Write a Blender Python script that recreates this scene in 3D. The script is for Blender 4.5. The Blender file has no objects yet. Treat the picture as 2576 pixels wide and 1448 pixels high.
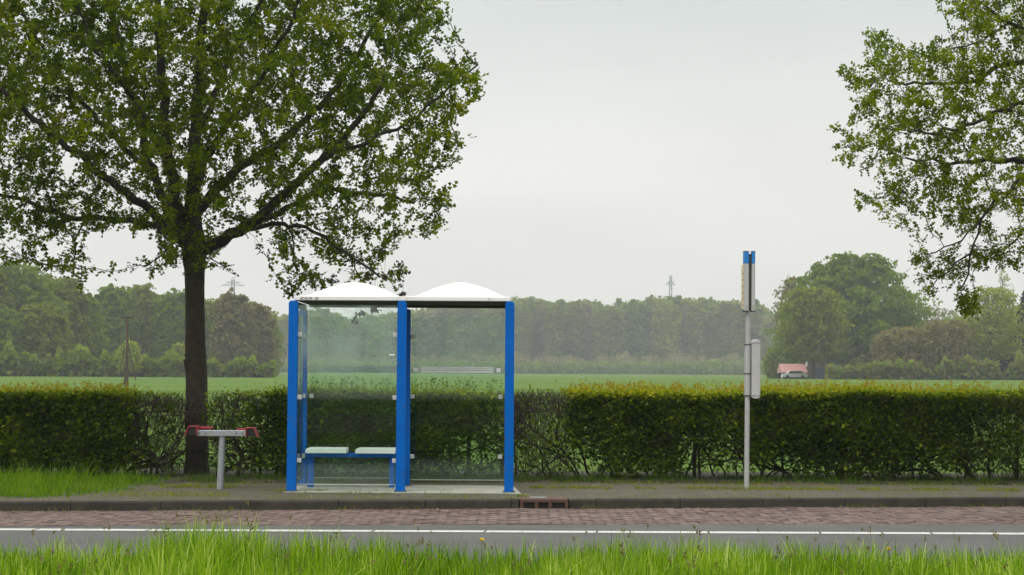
import bpy, math, random
import numpy as np
from mathutils import Vector, Matrix, kdtree, noise as mnoise
rng = np.random.default_rng(7)
random.seed(7)
sc = bpy.context.scene
COL = sc.collection

# ------------------------------------------------------------------ camera
F, CU, CV, HOR = 4670.0, 1288.0, 724.0, 933.0      # focal length / centre / horizon row in a 2576 px wide picture
CAM = np.array([0.0, 0.0, 1.62]); ROLL = math.radians(0.30)
cr = np.array([math.cos(ROLL), 0, math.sin(ROLL)]); cu = np.array([-math.sin(ROLL), 0, math.cos(ROLL)])
cam_d = bpy.data.cameras.new("camera"); cam = bpy.data.objects.new("camera", cam_d); COL.objects.link(cam)
cam_d.sensor_width = 36; cam_d.lens = 36 * F / 2576; cam_d.shift_y = (HOR - CV) / 2576
cam_d.clip_start = 0.1; cam_d.clip_end = 4000
cam_d.dof.use_dof = True; cam_d.dof.focus_distance = 21.0; cam_d.dof.aperture_fstop = 16.0
cam.matrix_world = Matrix(((cr[0], cu[0], 0, CAM[0]), (cr[1], cu[1], -1, CAM[1]), (cr[2], cu[2], 0, CAM[2]), (0, 0, 0, 1)))
sc.camera = cam

def P(u, v, d):
    """world point at distance d that the photo shows at column u, row v"""
    a, b = (u - CU) * d / F, (HOR - v) * d / F
    return np.array([CAM[0] + a * cr[0] + b * cu[0], d, CAM[2] + a * cr[2] + b * cu[2]])
def G(u, v, z):
    hor = HOR + (u - CU) * math.tan(ROLL)
    return P(u, v, F * (CAM[2] - z) / (v - hor))
def X(u, d): return (u - CU) * d / F
def U(x, d): return CU + x * F / d

# ------------------------------------------------------------------ world, sun, exposure
w = bpy.data.worlds.new("World"); sc.world = w; w.use_nodes = True
nt = w.node_tree; nt.nodes.clear(); N = nt.nodes.new; L = nt.links.new
SUN_EL, SUN_AZ = math.radians(58), math.radians(-35)
out = N('ShaderNodeOutputWorld'); bg = N('ShaderNodeBackground'); L(bg.outputs[0], out.inputs[0])
sky = N('ShaderNodeTexSky'); sky.sky_type = 'NISHITA'; sky.sun_disc = False
sky.sun_elevation = SUN_EL; sky.sun_rotation = SUN_AZ; sky.dust_density = 3
tc = N('ShaderNodeTexCoord'); sep = N('ShaderNodeSeparateXYZ'); L(tc.outputs['Generated'], sep.inputs[0])
ramp = N('ShaderNodeValToRGB'); L(sep.outputs['Z'], ramp.inputs[0])
e = ramp.color_ramp.elements
e[0].position = 0.0; e[0].color = (8.9, 8.85, 8.7, 1)
e[1].position = 1.0; e[1].color = (27, 27.2, 27.3, 1)
for p, c in ((0.10, (8.9, 8.9, 8.8, 1)), (0.12, (8.8, 8.85, 8.8, 1)), (0.19, (7.5, 8.0, 7.95, 1)), (0.26, (8.0, 8.5, 8.4, 1)), (0.5, (17, 17.3, 17.3, 1))):
    q = e.new(p); q.color = c
mp = N('ShaderNodeMapping'); mp.inputs['Scale'].default_value = (1.5, 1.5, 6); L(tc.outputs['Generated'], mp.inputs[0])
nz = N('ShaderNodeTexNoise'); nz.inputs['Scale'].default_value = 2.2; nz.inputs['Detail'].default_value = 4; L(mp.outputs[0], nz.inputs[0])
mr = N('ShaderNodeMapRange'); L(nz.outputs[0], mr.inputs[0]); mr.inputs['From Min'].default_value = 0.3; mr.inputs['From Max'].default_value = 0.7
mr.inputs['To Min'].default_value = 0.94; mr.inputs['To Max'].default_value = 1.06
wb = N('ShaderNodeVectorMath'); wb.operation = 'MULTIPLY'; wb.inputs[1].default_value = (1.0, 0.985, 0.955); L(ramp.outputs[0], wb.inputs[0])
mul = N('ShaderNodeVectorMath'); mul.operation = 'SCALE'; L(wb.outputs[0], mul.inputs[0]); L(mr.outputs[0], mul.inputs['Scale'])
mix = N('ShaderNodeMix'); mix.data_type = 'RGBA'; mix.inputs[0].default_value = 0.93
L(sky.outputs[0], mix.inputs['A']); L(mul.outputs[0], mix.inputs['B']); L(mix.outputs['Result'], bg.inputs[0])
bg.inputs[1].default_value = 0.10
sl = bpy.data.lights.new("sun", 'SUN'); sl.energy = 1.1; sl.angle = math.radians(25); sl.color = (1, 0.96, 0.9)
so = bpy.data.objects.new("sun", sl); COL.objects.link(so)
so.rotation_euler = (math.radians(90) - SUN_EL, 0, math.radians(180 + 35)); so.location = (0, 0, 80)
# light comes from the front left, above the camera's left shoulder
so.rotation_euler = Vector((-0.45, -0.55, 1.15)).to_track_quat('Z', 'Y').to_euler()
sc.view_settings.view_transform = 'Standard'; sc.view_settings.look = 'None'
sc.view_settings.exposure = 0.0; sc.view_settings.gamma = 1.0
sc.cycles.use_denoising = True
sc.cycles.max_bounces = 8; sc.cycles.diffuse_bounces = 3; sc.cycles.transmission_bounces = 4
sc.cycles.transparent_max_bounces = 16; sc.cycles.volume_bounces = 0; sc.cycles.glossy_bounces = 3
sc.cycles.sample_clamp_indirect = 4

# ------------------------------------------------------------------ materials
def mat(name, base, rough=0.6, metal=0.0, var=None, vscale=8, bump=0, bscale=60, spec=0.5, detail=5):
    m = bpy.data.materials.new(name); m.use_nodes = True; t = m.node_tree; b = t.nodes['Principled BSDF']
    b.inputs['Base Color'].default_value = (*base, 1); b.inputs['Roughness'].default_value = rough
    b.inputs['Metallic'].default_value = metal; b.inputs['Specular IOR Level'].default_value = spec
    co = t.nodes.new('ShaderNodeTexCoord')
    if var is not None:
        n = t.nodes.new('ShaderNodeTexNoise'); n.inputs['Scale'].default_value = vscale; n.inputs['Detail'].default_value = detail
        t.links.new(co.outputs['Object'], n.inputs[0])
        mpr = t.nodes.new('ShaderNodeMapRange'); mpr.inputs['From Min'].default_value = 0.32; mpr.inputs['From Max'].default_value = 0.68
        t.links.new(n.outputs[0], mpr.inputs[0])
        mx = t.nodes.new('ShaderNodeMix'); mx.data_type = 'RGBA'; t.links.new(mpr.outputs[0], mx.inputs[0])
        mx.inputs['A'].default_value = (*base, 1); mx.inputs['B'].default_value = (*var, 1)
        t.links.new(mx.outputs['Result'], b.inputs['Base Color'])
    if bump:
        n2 = t.nodes.new('ShaderNodeTexNoise'); n2.inputs['Scale'].default_value = bscale; n2.inputs['Detail'].default_value = 6
        t.links.new(co.outputs['Object'], n2.inputs[0])
        bp = t.nodes.new('ShaderNodeBump'); bp.inputs['Strength'].default_value = 1; bp.inputs['Distance'].default_value = bump
        t.links.new(n2.outputs[0], bp.inputs['Height']); t.links.new(bp.outputs[0], b.inputs['Normal'])
    return m

def leafmat(name, cols, trans=0.35, rough=0.55, spec=0.05, tmul=(1.5, 1.5, 0.6)):
    """cols: colour stops driven by the per-leaf 'tone' attribute"""
    m = bpy.data.materials.new(name); m.use_nodes = True; t = m.node_tree; b = t.nodes['Principled BSDF']
    o = t.nodes['Material Output']
    a = t.nodes.new('ShaderNodeAttribute'); a.attribute_name = 'tone'
    r = t.nodes.new('ShaderNodeValToRGB'); el = r.color_ramp.elements
    while len(el) < len(cols): el.new(0.5)
    for i, c in enumerate(cols):
        el[i].position = i / (len(cols) - 1); el[i].color = (*c, 1)
    t.links.new(a.outputs['Fac'], r.inputs[0]); t.links.new(r.outputs[0], b.inputs['Base Color'])
    b.inputs['Roughness'].default_value = rough; b.inputs['Specular IOR Level'].default_value = spec
    tr = t.nodes.new('ShaderNodeBsdfTranslucent')
    vm = t.nodes.new('ShaderNodeVectorMath'); vm.operation = 'MULTIPLY'; vm.inputs[1].default_value = tmul
    t.links.new(r.outputs[0], vm.inputs[0]); t.links.new(vm.outputs[0], tr.inputs[0])
    ms = t.nodes.new('ShaderNodeMixShader'); ms.inputs[0].default_value = trans
    t.links.new(b.outputs[0], ms.inputs[1]); t.links.new(tr.outputs[0], ms.inputs[2]); t.links.new(ms.outputs[0], o.inputs[0])
    return m

M = {}
M['blue'] = mat('blue_paint', (0.0, 0.098, 0.41), 0.55, var=(0.0, 0.112, 0.46), vscale=3, spec=0.05)
M['white_metal'] = mat('white_enamel', (0.80, 0.80, 0.77), 0.5, var=(0.70, 0.70, 0.66), vscale=4)
M['dome'] = mat('white_plastic', (0.86, 0.86, 0.85), 0.35, var=(0.78, 0.79, 0.77), vscale=3)
M['under'] = mat('roof_underside', (0.030, 0.030, 0.022), 0.8, var=(0.022, 0.022, 0.017), vscale=2)
M['clip'] = mat('clip_metal', (0.55, 0.55, 0.53), 0.4, var=(0.42, 0.42, 0.4), vscale=40)
M['seat'] = mat('seat_enamel', (0.84, 0.85, 0.82), 0.4, var=(0.76, 0.78, 0.73), vscale=5)
M['galv'] = mat('galvanised_steel', (0.36, 0.38, 0.40), 0.5, 0.5, var=(0.25, 0.27, 0.29), vscale=45, bump=0.0005, bscale=80)
M['pole'] = mat('grey_pole', (0.44, 0.44, 0.44), 0.5, 0.1, var=(0.38, 0.38, 0.375), vscale=6)
M['box'] = mat('grey_box', (0.47, 0.465, 0.46), 0.5, var=(0.41, 0.41, 0.40), vscale=8)
M['darkgap'] = mat('dark_steel', (0.05, 0.05, 0.045), 0.6)
M['red'] = mat('red_paint', (0.30, 0.014, 0.022), 0.5, var=(0.20, 0.010, 0.015), vscale=20)
M['black'] = mat('opening_shade', (0.008, 0.008, 0.008), 0.7)  # flat black painted for the shade inside openings
M['yellow'] = mat('yellow_strip', (0.60, 0.53, 0.34), 0.5)
M['signblue'] = mat('sign_blue', (0.005, 0.19, 0.55), 0.4)
M['slab'] = mat('concrete_slab', (0.34, 0.34, 0.29), 0.85, var=(0.25, 0.25, 0.20), vscale=3, bump=0.002)
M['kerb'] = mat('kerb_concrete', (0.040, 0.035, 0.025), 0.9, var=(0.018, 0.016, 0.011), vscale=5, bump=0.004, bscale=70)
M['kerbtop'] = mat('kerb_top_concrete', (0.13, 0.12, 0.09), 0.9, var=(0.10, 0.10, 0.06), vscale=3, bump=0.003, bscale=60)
M['asphalt'] = mat('asphalt', (0.084, 0.083, 0.081), 0.85, var=(0.062, 0.062, 0.061), vscale=1.3, bump=0.006, bscale=220)
M['line'] = mat('road_paint', (0.55, 0.55, 0.52), 0.6, var=(0.40, 0.40, 0.37), vscale=14, bump=0.002)
M['soil'] = mat('soil', (0.035, 0.027, 0.018), 0.95, var=(0.05, 0.045, 0.022), vscale=6, bump=0.02, bscale=25)
M['rust'] = mat('rusty_iron', (0.10, 0.045, 0.030), 0.8, 0.2, var=(0.065, 0.048, 0.040), vscale=14, bump=0.002, bscale=90)
M['bark'] = mat('bark', (0.038, 0.029, 0.012), 0.9, var=(0.018, 0.014, 0.007), vscale=9, bump=0.02, bscale=28)
M['twig'] = mat('twig_bark', (0.014, 0.011, 0.006), 0.9, var=(0.024, 0.018, 0.010), vscale=8)
M['htwig'] = mat('hedge_twig', (0.045, 0.030, 0.018), 0.9, var=(0.022, 0.016, 0.010), vscale=5)
M['farbark'] = mat('far_bark', (0.035, 0.032, 0.025), 0.9)
M['mast'] = mat('pylon_steel', (0.20, 0.23, 0.24), 0.6)
M['poleW'] = mat('weathered_wood', (0.07, 0.045, 0.035), 0.9)
M['redroof'] = mat('red_tiles', (0.46, 0.23, 0.21), 0.8, var=(0.38, 0.20, 0.18), vscale=1)
M['brickw'] = mat('brown_brick', (0.13, 0.085, 0.065), 0.85, var=(0.10, 0.07, 0.05), vscale=2)
M['whitew'] = mat('white_render', (0.72, 0.68, 0.6), 0.7)
M['carw'] = mat('white_car_paint', (0.55, 0.57, 0.58), 0.3)
M['carg'] = mat('car_glass', (0.02, 0.025, 0.03), 0.1)
M['tyre'] = mat('tyre_rubber', (0.02, 0.02, 0.02), 0.8)
M['bluegate'] = mat('blue_door', (0.03, 0.05, 0.07), 0.6)
M['dandy'] = mat('dandelion_yellow', (0.85, 0.62, 0.0), 0.6)
M['deadleaf'] = mat('dead_leaf', (0.030, 0.018, 0.012), 0.8, var=(0.06, 0.035, 0.02), vscale=40)

t = M['blue'].node_tree; b_ = t.nodes['Principled BSDF']; src = b_.inputs['Base Color'].links[0].from_socket
co = t.nodes.new('ShaderNodeTexCoord'); ng = t.nodes.new('ShaderNodeTexNoise'); ng.inputs['Scale'].default_value = 14; ng.inputs['Detail'].default_value = 8; t.links.new(co.outputs['Object'], ng.inputs[0])
rg = t.nodes.new('ShaderNodeValToRGB'); rg.color_ramp.elements[0].position = .60; rg.color_ramp.elements[1].position = .72; rg.color_ramp.elements[1].color = (.5, .5, .5, 1); t.links.new(ng.outputs[0], rg.inputs[0])
mg = t.nodes.new('ShaderNodeMix'); mg.data_type = 'RGBA'; mg.inputs['B'].default_value = (.05, .075, .10, 1); t.links.new(rg.outputs[0], mg.inputs[0]); t.links.new(src, mg.inputs['A']); t.links.new(mg.outputs['Result'], b_.inputs['Base Color'])
# pavement tiles
def tilemat():
    m = mat('pavement_tiles', (0.1, 0.1, 0.08), 0.9); t = m.node_tree; b = t.nodes['Principled BSDF']
    co = t.nodes.new('ShaderNodeTexCoord'); br = t.nodes.new('ShaderNodeTexBrick')
    br.inputs['Scale'].default_value = 1; br.inputs['Brick Width'].default_value = 0.3; br.inputs['Row Height'].default_value = 0.3
    br.inputs['Mortar Size'].default_value = 0.006; br.offset = 0.5
    br.inputs['Color1'].default_value = (0.078, 0.066, 0.042, 1); br.inputs['Color2'].default_value = (0.056, 0.047, 0.030, 1)
    br.inputs['Mortar'].default_value = (0.03, 0.035, 0.015, 1)
    t.links.new(co.outputs['Object'], br.inputs[0])
    n = t.nodes.new('ShaderNodeTexNoise'); n.inputs['Scale'].default_value = 2.2; n.inputs['Detail'].default_value = 8
    t.links.new(co.outputs['Object'], n.inputs[0])
    r = t.nodes.new('ShaderNodeValToRGB'); r.color_ramp.elements[0].position = 0.42; r.color_ramp.elements[1].position = 0.7
    t.links.new(n.outputs[0], r.inputs[0])
    mx = t.nodes.new('ShaderNodeMix'); mx.data_type = 'RGBA'; t.links.new(r.outputs[0], mx.inputs[0])
    t.links.new(br.outputs[0], mx.inputs['A']); mx.inputs['B'].default_value = (0.050, 0.052, 0.018, 1)
    t.links.new(mx.outputs['Result'], b.inputs['Base Color'])
    n2 = t.nodes.new('ShaderNodeTexNoise'); n2.inputs['Scale'].default_value = 60; t.links.new(co.outputs['Object'], n2.inputs[0])
    bp = t.nodes.new('ShaderNodeBump'); bp.inputs['Distance'].default_value = 0.004; t.links.new(n2.outputs[0], bp.inputs['Height']); t.links.new(bp.outputs[0], b.inputs['Normal'])
    return m
M['tiles'] = tilemat()

def fieldmat():
    m = mat('field_grass', (0.1, 0.2, 0.04), 0.9, spec=0.1); t = m.node_tree; b = t.nodes['Principled BSDF']
    co = t.nodes.new('ShaderNodeTexCoord')
    n = t.nodes.new('ShaderNodeTexNoise'); n.inputs['Scale'].default_value = 0.06; n.inputs['Detail'].default_value = 8; n.inputs['Roughness'].default_value = 0.65
    t.links.new(co.outputs['Object'], n.inputs[0])
    n2 = t.nodes.new('ShaderNodeTexNoise'); n2.inputs['Scale'].default_value = 3; n2.inputs['Detail'].default_value = 6
    t.links.new(co.outputs['Object'], n2.inputs[0])
    ad = t.nodes.new('ShaderNodeMath'); ad.operation = 'ADD'; t.links.new(n.outputs[0], ad.inputs[0]); t.links.new(n2.outputs[0], ad.inputs[1])
    r = t.nodes.new('ShaderNodeValToRGB'); el = r.color_ramp.elements
    el[0].position = 0.80 / 2; el[0].color = (0.044, 0.090, 0.006, 1); el[1].position = 1.2 / 2; el[1].color = (0.086, 0.146, 0.014, 1)
    hf = t.nodes.new('ShaderNodeMath'); hf.operation = 'MULTIPLY'; hf.inputs[1].default_value = 0.5; t.links.new(ad.outputs[0], hf.inputs[0])
    t.links.new(hf.outputs[0], r.inputs[0]); t.links.new(r.outputs[0], b.inputs['Base Color'])
    bp = t.nodes.new('ShaderNodeBump'); bp.inputs['Distance'].default_value = 0.08; t.links.new(n2.outputs[0], bp.inputs['Height']); t.links.new(bp.outputs[0], b.inputs['Normal'])
    return m
M['field'] = fieldmat()

def brickmat():
    m = mat('clay_pavers', (0.2, 0.1, 0.1), 0.85); t = m.node_tree; b = t.nodes['Principled BSDF']
    a = t.nodes.new('ShaderNodeAttribute'); a.attribute_name = 'tone'
    r = t.nodes.new('ShaderNodeValToRGB'); el = r.color_ramp.elements
    el[0].color = (0.088, 0.056, 0.047, 1); el[1].color = (0.175, 0.128, 0.110, 1); q = el.new(0.5); q.color = (0.128, 0.084, 0.071, 1)
    t.links.new(a.outputs['Fac'], r.inputs[0])
    co = t.nodes.new('ShaderNodeTexCoord'); n = t.nodes.new('ShaderNodeTexNoise'); n.inputs['Scale'].default_value = 30; n.inputs['Detail'].default_value = 6
    t.links.new(co.outputs['Object'], n.inputs[0])
    mx = t.nodes.new('ShaderNodeMix'); mx.data_type = 'RGBA'; mx.blend_type = 'MULTIPLY'; mx.inputs[0].default_value = 0.6
    t.links.new(r.outputs[0], mx.inputs['A']); t.links.new(n.outputs[0], mx.inputs['B'])
    gm = t.nodes.new('ShaderNodeVectorMath'); gm.operation = 'SCALE'; gm.inputs['Scale'].default_value = 1.35; t.links.new(mx.outputs['Result'], gm.inputs[0])
    t.links.new(gm.outputs[0], b.inputs['Base Color'])
    bp = t.nodes.new('ShaderNodeBump'); bp.inputs['Distance'].default_value = 0.004; t.links.new(n.outputs[0], bp.inputs['Height']); t.links.new(bp.outputs[0], b.inputs['Normal'])
    return m
M['pavers'] = brickmat()

def glassmat(name, tint, sky_veil, refl=0.0):
    m = bpy.data.materials.new(name); m.use_nodes = True; t = m.node_tree; t.nodes.clear()
    o = t.nodes.new('ShaderNodeOutputMaterial'); tr = t.nodes.new('ShaderNodeBsdfTransparent'); tr.inputs[0].default_value = (*tint, 1)
    gl = t.nodes.new('ShaderNodeBsdfGlossy'); gl.inputs['Roughness'].default_value = 0.02
    ge = t.nodes.new('ShaderNodeNewGeometry'); dt = t.nodes.new('ShaderNodeVectorMath'); dt.operation = 'DOT_PRODUCT'
    t.links.new(ge.outputs['Normal'], dt.inputs[0]); t.links.new(ge.outputs['Incoming'], dt.inputs[1])
    def mth(op, a, b):
        n_ = t.nodes.new('ShaderNodeMath'); n_.operation = op
        for q_, x_ in enumerate((a, b)):
            if x_ is None: continue
            if isinstance(x_, (int, float)): n_.inputs[q_].default_value = x_
            else: t.links.new(x_, n_.inputs[q_])
        return n_.outputs[0]
    ad = mth('ADD', mth('MULTIPLY', mth('POWER', mth('SUBTRACT', 1.0, mth('ABSOLUTE', dt.outputs['Value'], None)), 5.0), 0.9), 0.022 + refl)
    m1 = t.nodes.new('ShaderNodeMixShader'); t.links.new(ad, m1.inputs[0]); t.links.new(tr.outputs[0], m1.inputs[1]); t.links.new(gl.outputs[0], m1.inputs[2])
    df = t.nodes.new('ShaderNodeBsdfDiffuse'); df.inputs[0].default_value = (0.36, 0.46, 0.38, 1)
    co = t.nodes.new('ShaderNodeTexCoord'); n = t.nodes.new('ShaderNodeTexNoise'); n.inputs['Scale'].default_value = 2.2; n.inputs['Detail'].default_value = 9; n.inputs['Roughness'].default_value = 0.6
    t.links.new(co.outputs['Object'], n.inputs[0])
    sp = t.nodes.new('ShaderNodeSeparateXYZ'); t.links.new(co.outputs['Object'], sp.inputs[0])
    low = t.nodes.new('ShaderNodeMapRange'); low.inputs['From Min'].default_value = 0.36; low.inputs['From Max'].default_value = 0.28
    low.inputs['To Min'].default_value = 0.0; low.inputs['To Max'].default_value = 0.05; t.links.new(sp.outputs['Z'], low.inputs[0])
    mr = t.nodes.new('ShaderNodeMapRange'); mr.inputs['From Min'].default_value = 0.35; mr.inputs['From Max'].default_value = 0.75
    mr.inputs['To Min'].default_value = 0.0; mr.inputs['To Max'].default_value = sky_veil; t.links.new(n.outputs[0], mr.inputs[0])
    hi = t.nodes.new('ShaderNodeMapRange'); hi.interpolation_type = 'SMOOTHSTEP'; hi.inputs['From Min'].default_value = 1.2; hi.inputs['From Max'].default_value = 1.9; hi.inputs['To Min'].default_value = .01; t.links.new(sp.outputs['Z'], hi.inputs[0])  # milky sky reflection of the upper pane, painted as a diffuse veil
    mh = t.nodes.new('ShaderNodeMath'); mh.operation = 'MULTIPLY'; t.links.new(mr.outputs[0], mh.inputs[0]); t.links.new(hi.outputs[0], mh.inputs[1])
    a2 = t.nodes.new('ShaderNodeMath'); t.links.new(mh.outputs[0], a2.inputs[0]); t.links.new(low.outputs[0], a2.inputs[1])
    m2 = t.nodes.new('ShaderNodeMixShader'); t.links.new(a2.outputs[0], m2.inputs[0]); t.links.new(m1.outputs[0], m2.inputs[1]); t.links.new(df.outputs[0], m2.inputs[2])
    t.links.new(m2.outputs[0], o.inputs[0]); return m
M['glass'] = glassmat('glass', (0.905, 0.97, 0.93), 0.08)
M['glass_front'] = glassmat('glass_sky_veil', (0.945, 0.985, 0.965), 0.50)  # front pane carries the stronger painted reflection veil

M['leaf_big'] = leafmat('oak_leaves', [(0.028, 0.050, 0.0003), (0.072, 0.116, 0.0004), (0.140, 0.195, 0.0006), (0.24, 0.23, 0.004)], 0.5)
M['leaf_right'] = leafmat('maple_leaves', [(0.042, 0.066, 0.0004), (0.090, 0.135, 0.0006), (0.15, 0.205, 0.001), (0.22, 0.23, 0.006)], 0.5)
M['leaf_hedge'] = leafmat('hedge_leaves', [(0.008, 0.026, 0.0003), (0.040, 0.086, 0.0006), (0.110, 0.165, 0.001), (0.27, 0.30, 0.003), (0.26, 0.13, 0.015)], 0.35)
M['grass'] = leafmat('grass_blades', [(0.035, 0.090, 0.001), (0.105, 0.215, 0.002), (0.22, 0.35, 0.006), (0.52, 0.58, 0.18)], 0.42, 0.42, 0.12, (1.2, 1.3, 0.4))
M['weed'] = leafmat('verge_grass', [(0.03, 0.06, 0.006), (0.07, 0.13, 0.008), (0.12, 0.20, 0.012), (0.2, 0.22, 0.05)], 0.35)
M['seedstalk'] = leafmat('dry_stalks', [(0.10, 0.10, 0.03), (0.22, 0.17, 0.08)], 0.2)
FAR = {
 'green': leafmat('far_leaves_green', [(0.060, 0.100, 0.006), (0.130, 0.195, 0.012), (0.20, 0.27, 0.022)], 0.5, 0.9, 0.0),
 'olive': leafmat('far_leaves_olive', [(0.075, 0.098, 0.006), (0.150, 0.190, 0.014), (0.23, 0.265, 0.024)], 0.5, 0.9, 0.0),
 'brown': leafmat('far_leaves_brown', [(0.090, 0.080, 0.035), (0.180, 0.160, 0.070), (0.26, 0.235, 0.11)], 0.5, 0.9, 0.0),
 'light': leafmat('far_leaves_light', [(0.10, 0.14, 0.010), (0.21, 0.26, 0.03), (0.32, 0.35, 0.05)], 0.5, 0.9, 0.0),
 'blue': leafmat('far_needles', [(0.010, 0.020, 0.014), (0.02, 0.036, 0.025), (0.03, 0.05, 0.03)], 0.15, 0.9, 0.0),
}

# ------------------------------------------------------------------ object helpers
ORG = {}
def tag(o, label=None, cat=None, group=None, kind=None):
    if label: o['label'] = label
    if cat: o['category'] = cat
    if group: o['group'] = group
    if kind: o['kind'] = kind
    return o
def empty(name, loc, label, cat, group=None):
    o = bpy.data.objects.new(name, None); COL.objects.link(o); o.location = tuple(float(c) for c in loc); o.empty_display_size = 0.2
    ORG[o] = np.array(loc, float); return tag(o, label, cat, group)
def link(name, me, m, parent=None, origin=None):
    o = bpy.data.objects.new(name, me); COL.objects.link(o)
    if m: me.materials.append(m)
    if parent: o.parent = parent; ORG[o] = ORG[parent]
    else:
        ORG[o] = np.array(origin if origin is not None else (0, 0, 0), float); o.location = tuple(ORG[o])
    return o
def off(parent, origin):
    return ORG[parent] if parent is not None else np.array(origin if origin is not None else (0, 0, 0), float)
def npmesh(name, V, Fc, m, parent=None, origin=None, tone=None, smooth=False):
    """V (n,3), Fc: (k,3|4) int array"""
    V = np.asarray(V, np.float32) - off(parent, origin).astype(np.float32); Fc = np.asarray(Fc, np.int32)
    me = bpy.data.meshes.new(name); k = Fc.shape[1]
    me.vertices.add(len(V)); me.vertices.foreach_set('co', V.ravel())
    me.loops.add(Fc.size); me.loops.foreach_set('vertex_index', Fc.ravel())
    me.polygons.add(len(Fc)); me.polygons.foreach_set('loop_start', np.arange(0, Fc.size, k, dtype=np.int32))
    me.polygons.foreach_set('loop_total', np.full(len(Fc), k, np.int32))
    if smooth: me.polygons.foreach_set('use_smooth', np.ones(len(Fc), bool))
    if tone is not None:
        at = me.attributes.new('tone', 'FLOAT', 'POINT'); at.data.foreach_set('value', np.asarray(tone, np.float32))
    me.update(); me.validate()
    return link(name, me, m, parent, origin)

class MB:
    def __init__(s): s.v = []; s.f = []
    def add(s, v, f):
        b = len(s.v); s.v += [tuple(map(float, p)) for p in v]; s.f += [[i + b for i in q] for q in f]; return s
    def box(s, x0, x1, y0, y1, z0, z1, c=0.0):
        if c <= 0:
            v = [(x, y, z) for z in (z0, z1) for y in (y0, y1) for x in (x0, x1)]
            return s.add(v, [(0, 2, 3, 1), (4, 5, 7, 6), (0, 1, 5, 4), (2, 6, 7, 3), (0, 4, 6, 2), (1, 3, 7, 5)])
        # bevelled box: eight 3-vertex corners
        v = []; idx = {}
        for ix, x in enumerate((x0, x1)):
            for iy, y in enumerate((y0, y1)):
                for iz, z in enumerate((z0, z1)):
                    sx, sy, sz = (1 if ix == 0 else -1), (1 if iy == 0 else -1), (1 if iz == 0 else -1)
                    idx[(ix, iy, iz)] = len(v)
                    v += [(x, y + c * sy, z + c * sz), (x + c * sx, y, z + c * sz), (x + c * sx, y + c * sy, z)]
        f = []; I = lambda a, b, d, k: idx[(a, b, d)] + k
        f.append([I(0, 0, 0, 0), I(0, 0, 1, 0), I(0, 1, 1, 0), I(0, 1, 0, 0)]); f.append([I(1, 0, 0, 0), I(1, 1, 0, 0), I(1, 1, 1, 0), I(1, 0, 1, 0)])
        f.append([I(0, 0, 0, 1), I(1, 0, 0, 1), I(1, 0, 1, 1), I(0, 0, 1, 1)]); f.append([I(0, 1, 0, 1), I(0, 1, 1, 1), I(1, 1, 1, 1), I(1, 1, 0, 1)])
        f.append([I(0, 0, 0, 2), I(0, 1, 0, 2), I(1, 1, 0, 2), I(1, 0, 0, 2)]); f.append([I(0, 0, 1, 2), I(1, 0, 1, 2), I(1, 1, 1, 2), I(0, 1, 1, 2)])
        for a in (0, 1):
            for b in (0, 1):
                f.append([I(a, b, 0, 0), I(a, b, 1, 0), I(a, b, 1, 1), I(a, b, 0, 1)])
                f.append([I(a, 0, b, 0), I(a, 1, b, 0), I(a, 1, b, 2), I(a, 0, b, 2)])
                f.append([I(0, a, b, 1), I(1, a, b, 1), I(1, a, b, 2), I(0, a, b, 2)])
                for d in (0, 1): f.append([I(a, b, d, 0), I(a, b, d, 1), I(a, b, d, 2)])
        return s.add(v, f)
    def prism(s, pts, y0, y1):   # pts in x,z extruded along y
        n = len(pts); v = [(x, y0, z) for x, z in pts] + [(x, y1, z) for x, z in pts]
        return s.add(v, [list(range(n)), list(range(2 * n - 1, n - 1, -1))] + [[i, i + n, (i + 1) % n + n, (i + 1) % n] for i in range(n)])
    def extrude_z(s, pts, z0, z1):
        n = len(pts); v = [(x, y, z0) for x, y in pts] + [(x, y, z1) for x, y in pts]
        return s.add(v, [list(range(n - 1, -1, -1)), list(range(n, 2 * n))] + [[i, (i + 1) % n, (i + 1) % n + n, i + n] for i in range(n)])
    def tube(s, a, b, r0, r1=None, n=10, cap=True):
        r1 = r0 if r1 is None else r1; a = Vector(a); b = Vector(b); d = (b - a).normalized()
        x = d.orthogonal().normalized(); y = d.cross(x); v = []
        for p, r in ((a, r0), (b, r1)):
            for i in range(n):
                t = 2 * math.pi * i / n; v.append(p + x * (r * math.cos(t)) + y * (r * math.sin(t)))
        f = [[i, (i + 1) % n, (i + 1) % n + n, i + n] for i in range(n)]
        if cap: f += [list(range(n - 1, -1, -1)), list(range(n, 2 * n))]
        return s.add(v, f)
    def build(s, name, m, parent=None, origin=None, smooth=False):
        o0 = off(parent, origin); me = bpy.data.meshes.new(name)
        me.from_pydata([tuple(np.array(p) - o0) for p in s.v], [], s.f); me.update()
        import bmesh
        bm = bmesh.new(); bm.from_mesh(me); bmesh.ops.recalc_face_normals(bm, faces=bm.faces); bm.to_mesh(me); bm.free()
        if smooth:
            me.polygons.foreach_set('use_smooth', [True] * len(me.polygons))
            me.set_sharp_from_angle(angle=math.radians(40))
        return link(name, me, m, parent, origin)

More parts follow.
